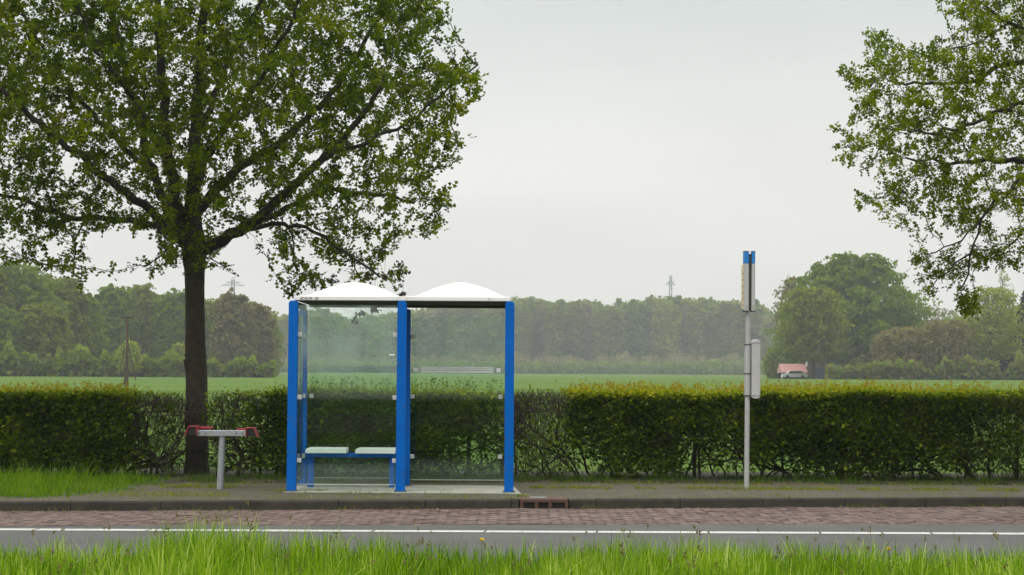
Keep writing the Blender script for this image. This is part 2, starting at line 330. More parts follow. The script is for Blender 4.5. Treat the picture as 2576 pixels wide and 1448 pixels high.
def frames(n, up=0.3):
    """random orientations; up>0 biases the normal upwards"""
    nr = rng.normal(size=(n, 3)); nr[:, 2] = nr[:, 2] + np.sign(nr[:, 2] + 1e-6) * up * 1.5
    nr /= np.linalg.norm(nr, axis=1)[:, None]
    a = rng.normal(size=(n, 3)); t = a - (a * nr).sum(1)[:, None] * nr; t /= np.linalg.norm(t, axis=1)[:, None]
    return nr, t, np.cross(nr, t)
LOBED = (np.array([(0, 0, 0), (0, .5, .02), (0, 1, -.06), (-.38, .42, .10), (-.30, .85, .08), (.38, .42, .10), (.30, .85, .08)]),
         [(0, 1, 3), (1, 2, 4), (0, 5, 1), (1, 6, 2)])
MAPLE = (np.array([(0, 0, 0), (0, .5, .02), (0, 1, -.05), (-.55, .25, .06), (-.42, .80, .05), (.55, .25, .06), (.42, .80, .05)]),
         [(0, 1, 3), (1, 4, 3), (1, 2, 4), (0, 5, 1), (1, 5, 6), (1, 6, 2)])
OVAL = (np.array([(0, 0, 0), (-.30, .45, .07), (0, 1, 0), (.30, .45, .07)]), [(0, 2, 1), (0, 3, 2)])
def leaves(pos, size, tmpl, up=0.3, direction=None):
    n = len(pos); T, fc = tmpl; nr, t, b = frames(n, up)
    if direction is not None:
        t = direction + 0.7 * rng.normal(size=(n, 3)); t /= np.linalg.norm(t, axis=1)[:, None]
        nr = nr - (nr * t).sum(1)[:, None] * t; nr /= np.linalg.norm(nr, axis=1)[:, None]; b = np.cross(nr, t)
    s = size[:, None, None]
    V = pos[:, None, :] + s * (T[None, :, 0, None] * b[:, None, :] + T[None, :, 1, None] * t[:, None, :] + T[None, :, 2, None] * nr[:, None, :])
    k = len(T); Fc = (np.array(fc)[None] + (np.arange(n) * k)[:, None, None]).reshape(-1, 3)
    return V.reshape(-1, 3), Fc, k
def segs(p0, p1, r0, r1, n=5):
    """many tapered tube segments at once"""
    p0, p1 = np.asarray(p0, float), np.asarray(p1, float); d = p1 - p0; ln = np.linalg.norm(d, axis=1)[:, None] + 1e-9; d = d / ln
    ref = np.where(np.abs(d[:, 2:3]) > .9, np.array([[1., 0, 0]]), np.array([[0, 0, 1.]])); x = np.cross(d, ref); x /= np.linalg.norm(x, axis=1)[:, None]; y = np.cross(d, x)
    an = 2 * np.pi * np.arange(n) / n; c, s_ = np.cos(an), np.sin(an)
    ring = c[None, :, None] * x[:, None, :] + s_[None, :, None] * y[:, None, :]
    A = p0[:, None, :] + ring * np.asarray(r0)[:, None, None]; B = p1[:, None, :] + ring * np.asarray(r1)[:, None, None]
    V = np.concatenate([A, B], 1).reshape(-1, 3); i = np.arange(n); j = (i + 1) % n
    f = np.stack([i, j, j + n, i + n], 1); Fc = (f[None] + (np.arange(len(p0)) * 2 * n)[:, None, None]).reshape(-1, 4)
    return V, Fc
def inpoly(px, py, poly):
    r = np.zeros(len(px), bool); n = len(poly)
    for i in range(n):
        x1, y1 = poly[i]; x2, y2 = poly[(i + 1) % n]
        if y1 == y2: continue
        c = ((y1 > py) != (y2 > py)) & (px < (x2 - x1) * (py - y1) / (y2 - y1) + x1); r ^= c
    return r
def vnoise(p, s, seed=0):
    return np.array([mnoise.noise(Vector((q[0] * s + seed, q[1] * s, q[2] * s))) for q in p])

# ================================================================== SETTING
PAV = 0.11
def zfar(x, y):
    t = np.interp(x / np.maximum(y, 1), [-.28, -.13, -.11, .13, .16, .28], [.34, .36, .32, .32, .44, .5])
    s = np.clip((y - 30) / 270, 0, 1); return 0.03 + (t - .03) * s * s * (3 - 2 * s)
ys = np.concatenate([np.linspace(-60, 24, 12), np.linspace(25.5, 60, 12), np.linspace(70, 300, 24), np.linspace(320, 1180, 26)])
xs = np.concatenate([np.linspace(-600, -60, 20), np.linspace(-50, 50, 41), np.linspace(60, 600, 20)])
XX, YY = np.meshgrid(xs, ys); ZZ = np.where(YY < 25, -0.05, zfar(XX, YY) + 0.05)
i, j = np.meshgrid(np.arange(len(xs) - 1), np.arange(len(ys) - 1)); q = (j * len(xs) + i).ravel()
gr = npmesh('field', np.stack([XX.ravel(), YY.ravel(), ZZ.ravel()], 1), np.stack([q, q + 1, q + 1 + len(xs), q + len(xs)], 1), M['field'], smooth=True)
tag(gr, kind='structure')

KX = np.array([-60, -6, 0, 6, 60.]); 
def kerb_y(x): return np.interp(x, [-60, -5.8, 0, 6.2, 60], [18.5, 20.95, 21.72, 22.55, 25.5])
def brick_y(x): return np.interp(x, [-60, -5.4, 0, 5.6, 60], [17.5, 18.95, 19.5, 19.95, 20.8])
xr = np.linspace(-60, 60, 121)
def strip(name, ya, yb, z, m, kind='structure'):
    V = np.concatenate([np.stack([xr, ya(xr), np.full_like(xr, z)], 1), np.stack([xr, yb(xr), np.full_like(xr, z)], 1)])
    k = np.arange(len(xr) - 1); n = len(xr)
    return tag(npmesh(name, V, np.stack([k, k + 1, k + 1 + n, k + n], 1), m), kind=kind)
strip('road', lambda x: np.full_like(x, 13.8), brick_y, 0.0, M['asphalt'])
strip('brick_lane_bed', lambda x: brick_y(x), lambda x: kerb_y(x) + 0.05, -0.014, M['soil'])
bk = lambda x: np.interp(x, [-60, -5, 0, 60], [24.3, 24.4, 25.0, 25.1])
strip('pavement', lambda x: kerb_y(x) + 0.13, bk, PAV, M['tiles'])
strip('verge_soil', lambda x: bk(x) - 0.004, lambda x: np.full_like(x, 28.2), PAV - 0.012, M['soil'])
# herringbone clay pavers, every brick cut to the lane
def clip(poly, fn, keep_above):
    outp = []
    for a, b in zip(poly, poly[1:] + poly[:1]):
        da, db = fn(a), fn(b)
        if not keep_above: da, db = -da, -db
        if da >= 0: outp.append(a)
        if da * db < 0: t = da / (da - db); outp.append((a[0] + (b[0] - a[0]) * t, a[1] + (b[1] - a[1]) * t))
    return outp
mbv, mbf, tone = [], [], []
Wd, gp = 0.08, 0.005; c45 = math.cos(math.radians(45))
for iy in range(-130, 390):
    for ix in range(-390, 130):
        k4 = (ix - iy) % 4
        if k4 == 0: cells = (ix, iy, 2, 1)
        elif k4 == 3: cells = (ix, iy, 1, 2)
        else: continue
        x0, y0 = cells[0] * Wd + gp, cells[1] * Wd + gp; x1, y1 = (cells[0] + cells[2]) * Wd - gp, (cells[1] + cells[3]) * Wd - gp
        cx, cy = ((x0 + x1) / 2 - (y0 + y1) / 2) * c45, ((x0 + x1) / 2 + (y0 + y1) / 2) * c45 + 20.5
        if abs(cx) > 8.6 or cy < brick_y(cx) - .2 or cy > kerb_y(cx) + .2: continue
        poly = [((a - b) * c45, (a + b) * c45 + 20.5) for a, b in ((x0, y0), (x1, y0), (x1, y1), (x0, y1))]
        poly = clip(poly, lambda p: p[1] - float(brick_y(p[0])), True)
        if len(poly) > 2: poly = clip(poly, lambda p: float(kerb_y(p[0])) + .002 - p[1], True)
        if len(poly) < 3: continue
        zc = 0.0025 * random.gauss(0, 1) + 0.012 * mnoise.noise(Vector((cx * .8, cy * .8, 0))); tx, ty = random.gauss(0, .014), random.gauss(0, .014); n = len(poly); b0 = len(mbv)
        zt = [0.002 + zc + tx * (p[0] - cx) + ty * (p[1] - cy) for p in poly]
        mbv += [(p[0], p[1], -0.02) for p in poly] + [(p[0], p[1], z) for p, z in zip(poly, zt)]
        mbf += [[b0 + n + i for i in range(n)]] + [[b0 + i, b0 + (i + 1) % n, b0 + (i + 1) % n + n, b0 + i + n] for i in range(n)]
        tv = min(1, max(0, random.random() * .8 + .1 + .3 * mnoise.noise(Vector((cx * .7, cy * .7, 3))))); tone += [tv] * (2 * n)
me = bpy.data.meshes.new('brick_lane'); me.from_pydata(mbv, [], mbf); me.update()
at = me.attributes.new('tone', 'FLOAT', 'POINT'); at.data.foreach_set('value', np.array(tone, np.float32))
tag(link('brick_lane', me, M['pavers']), kind='structure')
for sgn in (-1, 1):   # the same lane carried on beyond the picture
    V = [(sgn * 8.5, float(brick_y(sgn * 8.5)), 0), (sgn * 60, float(brick_y(sgn * 60)), 0), (sgn * 60, float(kerb_y(sgn * 60)), 0), (sgn * 8.5, float(kerb_y(sgn * 8.5)), 0)]
    tag(npmesh('brick_lane', V, [(0, 1, 2, 3)], M['pavers'], tone=[.5] * 4), kind='structure')
# kerb stones
mb = MB(); x = -30.0
DR0, DR1 = 0.10, 0.665
while x < 30:
    x1 = x + 1.0
    spans = [(x, x1)]
    if x < DR1 and x1 > DR0: spans = [(a, b) for a, b in ((x, DR0 - .01), (DR1 + .01, x1)) if b - a > .05]
    for a, b in spans:
        a += .004; b -= .004; ya, yb = float(kerb_y(a)), float(kerb_y(b)); dz = random.gauss(0, .002)
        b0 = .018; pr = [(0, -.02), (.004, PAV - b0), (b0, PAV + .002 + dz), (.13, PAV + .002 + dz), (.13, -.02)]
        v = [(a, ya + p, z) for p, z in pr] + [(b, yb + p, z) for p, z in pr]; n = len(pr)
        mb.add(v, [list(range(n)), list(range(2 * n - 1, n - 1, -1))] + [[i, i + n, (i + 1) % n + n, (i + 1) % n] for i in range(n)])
    x = x1
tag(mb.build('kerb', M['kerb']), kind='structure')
# dashed edge line
V, Fc = [], []
gaps = [130 + 280 * k for k in range(-14, 24)]
for a, b in zip(gaps, gaps[1:]):
    xa, xb = X(a + 3, 18.75) - .12, X(b - 3, 18.75) - .12
    la = np.interp([xa, xb], [-6, 6], [18.58, 18.72]); b0 = len(V)
    V += [(xa, la[0] - .10, .004), (xb, la[1] - .10, .004), (xb + .02, la[1] + .10, .004), (xa + .02, la[0] + .10, .004)]; Fc.append((b0, b0 + 1, b0 + 2, b0 + 3))
tag(npmesh('road_marking', V, Fc, M['line']), kind='structure')
mb = MB(); mb.box(-60, 60, -20, 13.9, -0.3, 0.03); tag(mb.build('verge', M['soil']), kind='structure')

# ================================================================== SHELTER
FY, RY = 22.98, 24.20
ROOFZ = 2.475
root = empty('bus_shelter', (-1.37, 23.6, PAV), 'open blue and white two bay bus shelter with glass panes on the pavement', 'bus shelter')
def post(xb, xt, yc, z1, wx, wy):
    pts = []; mb = MB(); h = wx / 2; r = h * .62
    prof = [(-h, PAV + .006)] + [(h, PAV + .006)] + [(h - r + r * math.cos(t), z1 - r + r * math.sin(t)) for t in np.linspace(0, math.pi / 2, 6)] + [(-h + r - r * math.sin(t), z1 - r + r * math.cos(t)) for t in np.linspace(0, math.pi / 2, 6)]
    pts = [(p[0] + xb + (xt - xb) * (p[1] - PAV) / (z1 - PAV), p[1]) for p in prof]
    mb.prism(pts, yc - wy / 2, yc + wy / 2); return mb
for nm, xb, xt in (('l', -2.722, -2.705), ('m', -1.374, -1.362), ('r', -0.032, -0.030)):
    o = post(xb, xt, FY, ROOFZ - .004, .113, .12).build('post', M['blue'], root); bv = o.modifiers.new('bevel', 'BEVEL'); bv.width = .006; bv.segments = 2; bv.limit_method = 'ANGLE'
    m2 = MB().box(xb - .075, xb + .075, FY - .075, FY + .075, PAV + .001, PAV + .012, .002)
    for dx in (-.062, .062): m2.tube((xb + dx, FY - .06, PAV + .01), (xb + dx, FY - .06, PAV + .03), .009, n=6)
    m2.build('base_plate', M['darkgap'], o)
    o = post(xb, xb, RY, ROOFZ - .06, .096, .10).build('post', M['blue'], root)
    MB().box(xb - .07, xb + .07, RY - .065, RY + .065, PAV + .001, PAV + .011, .002).build('base_plate', M['darkgap'], o)
XL, XR = -2.70, -0.025
roof = MB().box(XL, XR, 22.95, 24.55, ROOFZ + .001, ROOFZ + .055, .006).build('roof', M['white_metal'], root)
MB().box(XL + .03, XR - .03, 22.98, 24.52, ROOFZ - .006, ROOFZ - .001).box(XL + .03, XR - .03, 24.42, 24.50, ROOFZ - .035, ROOFZ - .007).build('ceiling_panel', M['under'], roof)
for xa, xb in ((-2.635, -1.392), (-1.275, -0.06)):
    nx, ny = 28, 20; V = []; h = .212
    for jj in range(ny + 1):
        for ii in range(nx + 1):
            s, t = 2 * ii / nx - 1, 2 * jj / ny - 1
            V.append((xa + (xb - xa) * ii / nx, 22.985 + 1.53 * jj / ny, ROOFZ + .050 + h * (1 - abs(s) ** 1.68) * (1 - abs(t) ** 1.9) + .006))
    i, j = np.meshgrid(np.arange(nx), np.arange(ny)); q = (j * (nx + 1) + i).ravel()
    npmesh('roof_dome', V, np.stack([q, q + 1, q + nx + 2, q + nx + 1], 1), M['dome'], roof, smooth=True)
mb = MB()   # the small lettering at the fascia's end, too blurred to read: grey strokes of its size
random.seed(3); xx = -2.622
for k in range(8):
    if k == 6: xx += .022
    mb.box(xx, xx + .008, 22.9465, 22.949, ROOFZ + .012, ROOFZ + .04)
    mb.box(xx + .0085, xx + .016, 22.9465, 22.949, ROOFZ + (.012, .032, .022)[k % 3], ROOFZ + (.02, .04, .03)[k % 3])
    if k % 2 == 0: mb.box(xx + .0165, xx + .022, 22.9465, 22.949, ROOFZ + .012, ROOFZ + .04)
    xx += .027
mb.build('fascia_print', mat('grey_lettering', (.16, .15, .14), .6), roof)
MB().box(-.30, -.288, 22.9465, 22.949, ROOFZ + .015, ROOFZ + .045).box(-.285, -.262, 22.9465, 22.949, ROOFZ + .025, ROOFZ + .03).build('bracket_mark', M['clip'], roof)
for x0 in (-1.425, -1.306): MB().box(x0 - .002, x0 + .002, 22.9465, 22.949, ROOFZ + .004, ROOFZ + .052).build('roof_joint', M['clip'], roof)
# side and cross beams under the roof
MB().box(-2.735, -2.675, 23.045, 24.145, ROOFZ - .075, ROOFZ - .012, .004).build('side_beam', M['under'], root)
MB().box(-0.062, -0.002, 23.045, 24.145, ROOFZ - .075, ROOFZ - .012, .004).build('side_beam', M['under'], root)
def pane(nm, x0, x1, y0, y1, z0, z1, m):
    o = MB().box(x0, x1, y0, y1, z0, z1).build(nm, m, root)
    return o
def clips(par, pts, sx=.055, sy=.02, m='clip'):
    for (x, y, z) in pts:
        c = MB().box(x - sx / 2, x + sx / 2, y - sy / 2, y + sy / 2, z - .0275, z + .0275, .004); c.tube((x, y - sy / 2 - .004, z), (x, y - sy / 2, z), .008, n=8)
        c.build('clip', M[m], par)
CZ = (2.053, 1.278, .497)
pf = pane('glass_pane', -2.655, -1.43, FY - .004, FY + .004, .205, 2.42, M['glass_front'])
clips(pf, [(x, FY - .018, z) for x in (-2.628, -1.448) for z in CZ])
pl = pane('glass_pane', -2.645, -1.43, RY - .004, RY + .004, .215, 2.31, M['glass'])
clips(pl, [(x, RY - .018, z) for x in (-2.612, -1.448) for z in CZ])
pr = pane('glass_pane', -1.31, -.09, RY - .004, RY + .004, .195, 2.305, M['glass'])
clips(pr, [(x, RY - .018, z) for x in (-1.295, -.15) for z in CZ])
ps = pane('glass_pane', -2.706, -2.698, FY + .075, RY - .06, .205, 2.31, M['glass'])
for z in CZ:
    for y in (FY + .10, RY - .09): MB().box(-2.722, -2.682, y - .027, y + .027, z - .0275, z + .0275, .004).build('clip', M['clip'], ps)
M['band'] = mat('white_film', (.90, .92, .90), .5)
for (xa, xb, par) in ((-1.19, -.242, pr), (-2.45, -1.50, pl)):
    mb = MB()
    for z0, z1 in ((1.651, 1.664), (1.624, 1.643), (1.590, 1.612)): mb.box(xa, xb, RY - .012, RY - .008, z0, z1)
    mb.build('stripe_band', M['band'] if par is pr else mat('faint_film', (.30, .38, .34), .6), par)
for xx, par in ((-1.255, pr), (-.175, pr), (-1.46, pl)): MB().box(xx - .028, xx + .028, RY - .014, RY - .008, 1.598, 1.652).build('sticker', M['band'], par)
MB().box(-1.52, -1.45, FY - .0072, FY - .0042, 1.80, 1.815).build('sticker', M['band'], pf)
for par, yy, x0, x1 in ((pr, RY, -1.31, -.09), (pl, RY, -2.645, -1.43), (pf, FY, -2.655, -1.43)):
    z0 = .195 if par is pr else (.215 if par is pl else .205)
    MB().box(x0, x1, yy - .006, yy + .006, z0 - .008, z0 - .0005).build('edge_strip', M['clip'], par)
# slab and bench
slab = empty('concrete_slab', (-1.33, 23.5, PAV), 'pale concrete slab that the blue shelter stands on', 'slab')
MB().extrude_z([(-2.80, 22.78), (.12, 22.74), (.02, 24.32), (-2.80, 24.32)], PAV + .001, PAV + .0045).build('slab_top', M['slab'], slab)
bench = empty('bench', (-2.06, 23.8, PAV), 'blue framed bench with two white seats inside the shelter', 'bench')
for xa, xb in ((-2.625, -2.104), (-1.990, -1.484)):
    mb = MB(); r = .035; z0, z1 = .555, .620
    pts = [(xa, z0), (xb, z0)] + [(xb - .012 + .012 * math.cos(t), z1 - .012 + .012 * math.sin(t)) for t in np.linspace(0, math.pi / 2, 4)] + [(xa + r - r * math.sin(t), z1 - r + r * math.cos(t)) for t in np.linspace(0, math.pi / 2, 6)]
    mb.prism(pts, 23.62, 23.98); o = mb.build('seat', M['seat'], bench); bv = o.modifiers.new('bevel', 'BEVEL'); bv.width = .01; bv.segments = 3; bv.limit_method = 'ANGLE'
MB().box(-2.62, -1.50, 23.70, 23.76, .502, .550, .003).box(-2.62, -1.50, 23.88, 23.94, .502, .550, .003).box(-2.62, -2.54, 23.76, 23.88, .502, .549).box(-1.57, -1.50, 23.76, 23.88, .502, .549).build('frame', M['blue'], bench)
for xa, xb in ((-2.615, -2.54), (-1.568, -1.508)): MB().box(xa, xb, 23.80, 23.90, PAV + .006, .501, .004).build('leg', M['blue'], bench)

# ================================================================== STOP SIGN POST
D = 23.6; base = G(1878, 1230, PAV); D = base[1]; bx = base[0]
sg = empty('bus_stop_sign', (bx, D, PAV), 'tall grey bus stop pole with blue topped panels and timetable box', 'bus stop sign')
def zz(v, u=1880, d=D): return P(u, v, d)[2]
xx = lambda u: P(u, 900, D)[0]
MB().tube((bx, D, PAV), (bx + .012, D, zz(640)), .0325, .0325, 20).build('pole', M['pole'], sg, smooth=True)
def panel(x0, x1, yaw, nm='sign_panel'):
    e2 = MB(); zt, zb = zz(632), zz(783)
    cx = (x0 + x1) / 2; hw = (x1 - x0) / 2; y0, y1 = D - .07, D + .07
    def sh(mb_, o_): return o_
    body = MB().box(x0, x1, y0, y1, zb, zz(664.5), .004).build(nm, M['box'], sg)
    MB().box(x0, x1, y0, y1, zz(664), zz(634.5), .003).build('blue_cap', M['signblue'], body)
    MB().box(x0 - .004, x1 + .004, y0 - .004, y1, zz(634), zt, .002).build('top_edge', M['box'], body)
    MB().box(x0 - .002, x1 + .002, y0 - .005, y1, zb - .012, zb - .001, .001).build('foot_edge', M['darkgap'], body)
    for zs in (zb + .03, zb + .06): MB().tube((cx, y0 - .004, zs), (cx, y0, zs), .006, n=8).build('bolt', M['darkgap'], body)
    return body
b1 = panel(xx(1869), xx(1881), 0); panel(xx(1888.5), xx(1897), 0)
mb = MB().box(xx(1865.5), xx(1868.6), D - .06, D + .055, zz(779), zz(667), .001); mb.build('line_plate', M['yellow'], b1)
for k in range(6): mb = MB(); mb.box(xx(1865.2), xx(1868.7), D - .063, D + .05, zz(690 + k * 16), zz(689 + k * 16)); mb.build('plate_divider', M['darkgap'], b1)
MB().box(xx(1881.3), xx(1888.2), D - .04, D + .05, zz(780), zz(640)).build('spine', M['darkgap'], sg)
sl2 = MB(); sl2.tube((bx + .006, D, zz(997)), (bx + .008, D, zz(868)), .043, .043, 20); sl2.build('sleeve', M['pole'], sg, smooth=True)
for v in (868, 941, 996): MB().tube((bx + .006, D, zz(v + 1.4)), (bx + .006, D, zz(v - 1.4)), .046, n=20).box(bx + .03, xx(1893), D - .015, D + .015, zz(v + 1.5), zz(v - 1.5)).build('clamp_band', M['rust'] if v == 941 else M['darkgap'], sg)
x0, x1 = xx(1889.5), xx(1911); r = (x1 - x0) / 2; cx = (x0 + x1) / 2
pts = [(cx + r * math.cos(t), zz(1004) + r * .55 + r * .55 * math.sin(t)) for t in np.linspace(math.pi, 2 * math.pi, 9)] + [(cx + r * math.cos(t), zz(854.5) - r * .7 + r * .7 * math.sin(t)) for t in np.linspace(0, math.pi, 9)]
o = MB().prism(pts, D - .09, D + .09).build('timetable_case', M['box'], sg); bv = o.modifiers.new('bevel', 'BEVEL'); bv.width = .012; bv.segments = 3; bv.limit_method = 'ANGLE'
for v in (864, 996): MB().box(x0 - .001, x1 + .001, D - .092, D - .0905, zz(v + .6), zz(v - .6)).build('case_seam', M['darkgap'], o)

# ================================================================== BICYCLE STAND
D = G(553, 1231, PAV)[1]; zz2 = lambda v, u=560: P(u, v, D)[2]; x2 = lambda u, v=1085: P(u, v, D)[0]
bs = empty('bicycle_stand', (x2(553), D, PAV), 'T shaped galvanised stand with red clamps before the tree trunk', 'bicycle stand')
MB().tube((x2(553.5, 1231), D, PAV), (x2(559), D, zz2(1097)), .043, .038, 18).build('post', M['galv'], bs, smooth=True)
bar = MB().box(x2(497), x2(621), D - .05, D + .05, zz2(1098), zz2(1083), .006)
bar.build('crossbar', M['galv'], bs)
for (ua, ub, s) in ((467, 499, 1), (620, 651, -1)):
    v0, v1 = (1074, 1095) if s == 1 else (1078, 1099)
    zt, zb = zz2(v0, ua), zz2(v1, ua); xa, xb = x2(ua), x2(ub); sl_ = .045
    outer = [(xa, zb), (xa + (sl_ if s == 1 else .0), zt), (xb - (0 if s == 1 else sl_), zt), (xb, zb)]
    th = .013
    cl = MB(); 
    cl.prism([outer[0], outer[1], (outer[1][0] + th, zt - .001), (xa + th, zb)], D - .09, D + .09)
    cl.prism([outer[3], outer[2], (outer[2][0] - th, zt - .001), (xb - th, zb)], D - .09, D + .09)
    cl.prism([(outer[1][0], zt), (outer[2][0], zt), (outer[2][0], zt + th * .8), (outer[1][0], zt + th * .8)], D - .09, D + .10)
    c = cl.build('clamp', M['red'], bs)
    MB().prism([(xa + .022, zb + .004), (outer[1][0] + .018, zt - .003), (outer[2][0] - .016, zt - .003), (xb - .018, zb + .004)], D - .07, D + .08).build('clamp_opening', M['black'], c)  # black insert painted as the dark hollow of the clamp
    a, b = (ub, ub + 34) if s == 1 else (ua - 27, ua)
    MB().box(x2(a), x2(b), D + .052, D + .12, zz2(v0 + 6), zz2(v0 + .5), .004).build('clamp_plate', M['red'], c)
for uu in (502, 520, 596, 612): MB().tube((x2(uu), D - .056, zz2(1091)), (x2(uu), D - .05, zz2(1091)), .009, n=6).build('bolt', M['darkgap'], bs)

# ================================================================== GULLY
gl = empty('gully_inlet', (.38, 21.8, 0), 'rusty iron gully inlet with three openings set in the kerb', 'drain')
ky = float(kerb_y(.38)); y0 = ky - .012
mb = MB()
mb.box(DR0, DR1, y0, y0 + .035, .075, .112, .003)                       # lintel
for a in (DR0, .275, .435, .628): mb.box(a, a + .04, y0 + .001, y0 + .034, .0, .0745, .002)
mb.box(DR0, DR1, y0 + .035, y0 + .40, .098, PAV + .006, .003)
mb.build('frame', M['rust'], gl)
MB().box(DR0 + .01, DR1 - .01, y0 + .036, y0 + .38, -.05, .097).build('black_interior', M['black'], gl)  # solid black block gives the inlet openings their shade
MB().box(DR0 + .12, DR0 + .32, y0 + .24, y0 + .34, PAV + .0065, PAV + .010, .001).build('lid', M['galv'], gl)

# ================================================================== NEAR TREES (space colonisation inside the crown's real outline)
def polyline(pts, step):
    """pts [(u,v,depth)] -> evenly spaced 3-D points"""
    q = [P(*p) for p in pts]; outp = [q[0]]
    for a, b in zip(q, q[1:]):
        n = max(1, int(np.linalg.norm(b - a) / step))
        for k in range(1, n + 1): outp.append(a + (b - a) * k / n)
    return outp
def grow(limbs, attr, step, di, dk, iters, wander=.25):
    pos = []; par = []; rm = []
    for li in limbs:
        pts = polyline(li['pts'], step)
        if not pos: start = -1
        else:
            A = np.array(pos); start = int(np.argmin(((A - pts[0]) ** 2).sum(1)))
        prev = start
        for k, p in enumerate(pts):
            if k == 0 and start >= 0: continue
            jit = rng.normal(size=3) * .02 * (1 if k > 1 else 0)
            pos.append(np.array(p) + jit); par.append(prev); prev = len(pos) - 1; f_ = k / len(pts); rm.append((li['w'][0] * (1 - f_) + li['w'][1] * f_) * p[1] / F / 2)
    nlimb = len(pos); alive = attr.copy(); nch = {}
    for it in range(iters):
        kd = kdtree.KDTree(len(pos))
        for i_, p in enumerate(pos): kd.insert(p, i_)
        kd.balance(); pull = {}; keep = np.ones(len(alive), bool)
        for ai, a in enumerate(alive):
            co, idx, dist = kd.find(a)
            if dist < dk: keep[ai] = False; continue
            if dist < di:
                v = (a - pos[idx]) / dist; s = pull.get(idx)
                pull[idx] = v if s is None else s + v
        alive = alive[keep]
        if not pull or not len(alive): break
        added = 0
        for idx, v in pull.items():
            if nch.get(idx, 0) > 3: continue
            v = v / (np.linalg.norm(v) + 1e-9) + rng.normal(size=3) * wander; v /= np.linalg.norm(v)
            pos.append(pos[idx] + v * step); par.append(idx); nch[idx] = nch.get(idx, 0) + 1; added += 1
        if not added: break
    return np.array(pos), np.array(par), np.array(rm + [0.0] * (len(pos) - nlimb))
def radii(par, r0, ex):
    n = len(par); acc = np.zeros(n); has = np.zeros(n, bool)
    for i_ in range(n - 1, -1, -1):
        if not has[i_]: acc[i_] = r0 ** ex
        if par[i_] >= 0: acc[par[i_]] += acc[i_]; has[par[i_]] = True
    return acc ** (1 / ex), ~has
def fill(poly, n, depthfn, dens=None, holes=()):
    poly = np.array(poly, float); lo, hi = poly.min(0), poly.max(0); res = []
    while sum(map(len, res)) < n:
        u = rng.uniform(lo[0], hi[0], n); v = rng.uniform(lo[1], hi[1], n); ok = inpoly(u, v, poly)
        for (hu, hv, hr, hr2) in holes: ok &= ((u - hu) / hr) ** 2 + ((v - hv) / hr2) ** 2 > 1
        if dens is not None: ok &= rng.random(n) < dens(u, v)
        u, v = u[ok], v[ok]; c, h = depthfn(u, v); d = c + h * rng.uniform(-1, 1, len(u))
        res.append(np.stack([P(a, b, e_) for a, b, e_ in zip(u, v, d)]))
    return np.concatenate(res)[:n]

def make_tree(name, label, cat, base, limbs, attr, leafm, tmpl, lsize, per_tip, per_node, step, di, dk, r0, ex, trunk_r, leaf_r=.010, spread=.085, seed=0, iters=60, trunk_top=None, leafkeep=None):
    t = empty(name, base, label, cat)
    pos, par, nl = grow(limbs, attr, step, di, dk, iters)
    r, tip = radii(par, r0, ex)
    cap = np.interp(pos[:, 2], [2.5, 9], [trunk_r, .05]); r = np.maximum(np.minimum(r, .035), nl)
    e_ = par >= 0; p0, p1 = pos[par[e_]], pos[e_]; ra, rb = r[par[e_]], r[e_]; ra = np.minimum(ra, rb * 1.25 + .001)
    thick = ra > .02
    Vs, Fs, o_ = [], [], 0
    for msk, sd in ((thick, 9), (~thick, 4)):
        V, Fc = segs(p0[msk], p1[msk] + (p1[msk] - p0[msk]) * .08, ra[msk], rb[msk], sd); Vs.append(V); Fs.append(Fc + o_); o_ += len(V)
    npmesh('branches', np.concatenate(Vs), np.concatenate(Fs), M['twig'], t, smooth=True)
    print(name, 'nodes', len(pos), 'tips', tip.sum())
    # leaves
    dirs = np.zeros_like(pos); dirs[e_] = p1 - p0; dirs /= (np.linalg.norm(dirs, axis=1)[:, None] + 1e-9)
    idx = np.concatenate([np.repeat(np.where(tip)[0], per_tip), np.repeat(np.where((~tip) & (r < leaf_r))[0], per_node)])
    c = pos[idx] + dirs[idx] * rng.uniform(-.5, 1, len(idx))[:, None] * step + rng.normal(size=(len(idx), 3)) * spread
    if leafkeep is not None:
        k = leafkeep(c); c = c[k]; idx = idx[k]
    V, Fc, k = leaves(c, rng.uniform(lsize * .7, lsize * 1.25, len(c)), tmpl, .5, dirs[idx] + np.array([0, 0, -.1]))
    cl = vnoise(pos, .9, seed) + .8 * vnoise(pos, 3.5, seed + 9); tn = np.clip(.38 + .5 * cl[idx] + rng.normal(size=len(c)) * .17, 0, 1)
    npmesh('crown', V, Fc, leafm, t, tone=np.repeat(tn, k)); print('leaves', len(c))
    return t

# ---- the oak left of the shelter
BD = 26.9
sil = [(-420, -420), (1000, -420), (1075, -120), (1100, 0), (1102, 60), (1086, 110), (1062, 150), (1125, 152), (1155, 165), (1190, 195), (1196, 150), (1216, 138), (1234, 170), (1212, 215), (1218, 240),
       (1175, 285), (1196, 322), (1168, 345), (1160, 380), (1120, 430), (1100, 450), (1140, 492), (1128, 530), (1104, 545), (1106, 592), (1060, 596), (1020, 560), (985, 590), (992, 640), (1030, 660), (1056, 668), (1034, 692),
       (1012, 728), (975, 722), (930, 706), (880, 704), (815, 722), (752, 738), (715, 722), (706, 700), (730, 668), (705, 625), (672, 585), (640, 596), (575, 612), (560, 640), (580, 672), (545, 688), (520, 640),
       (470, 640), (462, 690), (418, 676), (372, 688), (346, 662), (398, 640), (430, 606), (384, 590), (300, 572), (236, 580), (205, 625), (232, 680), (205, 738), (172, 705), (130, 690), (0, 668), (-60, 700), (-300, 640), (-420, 300)]
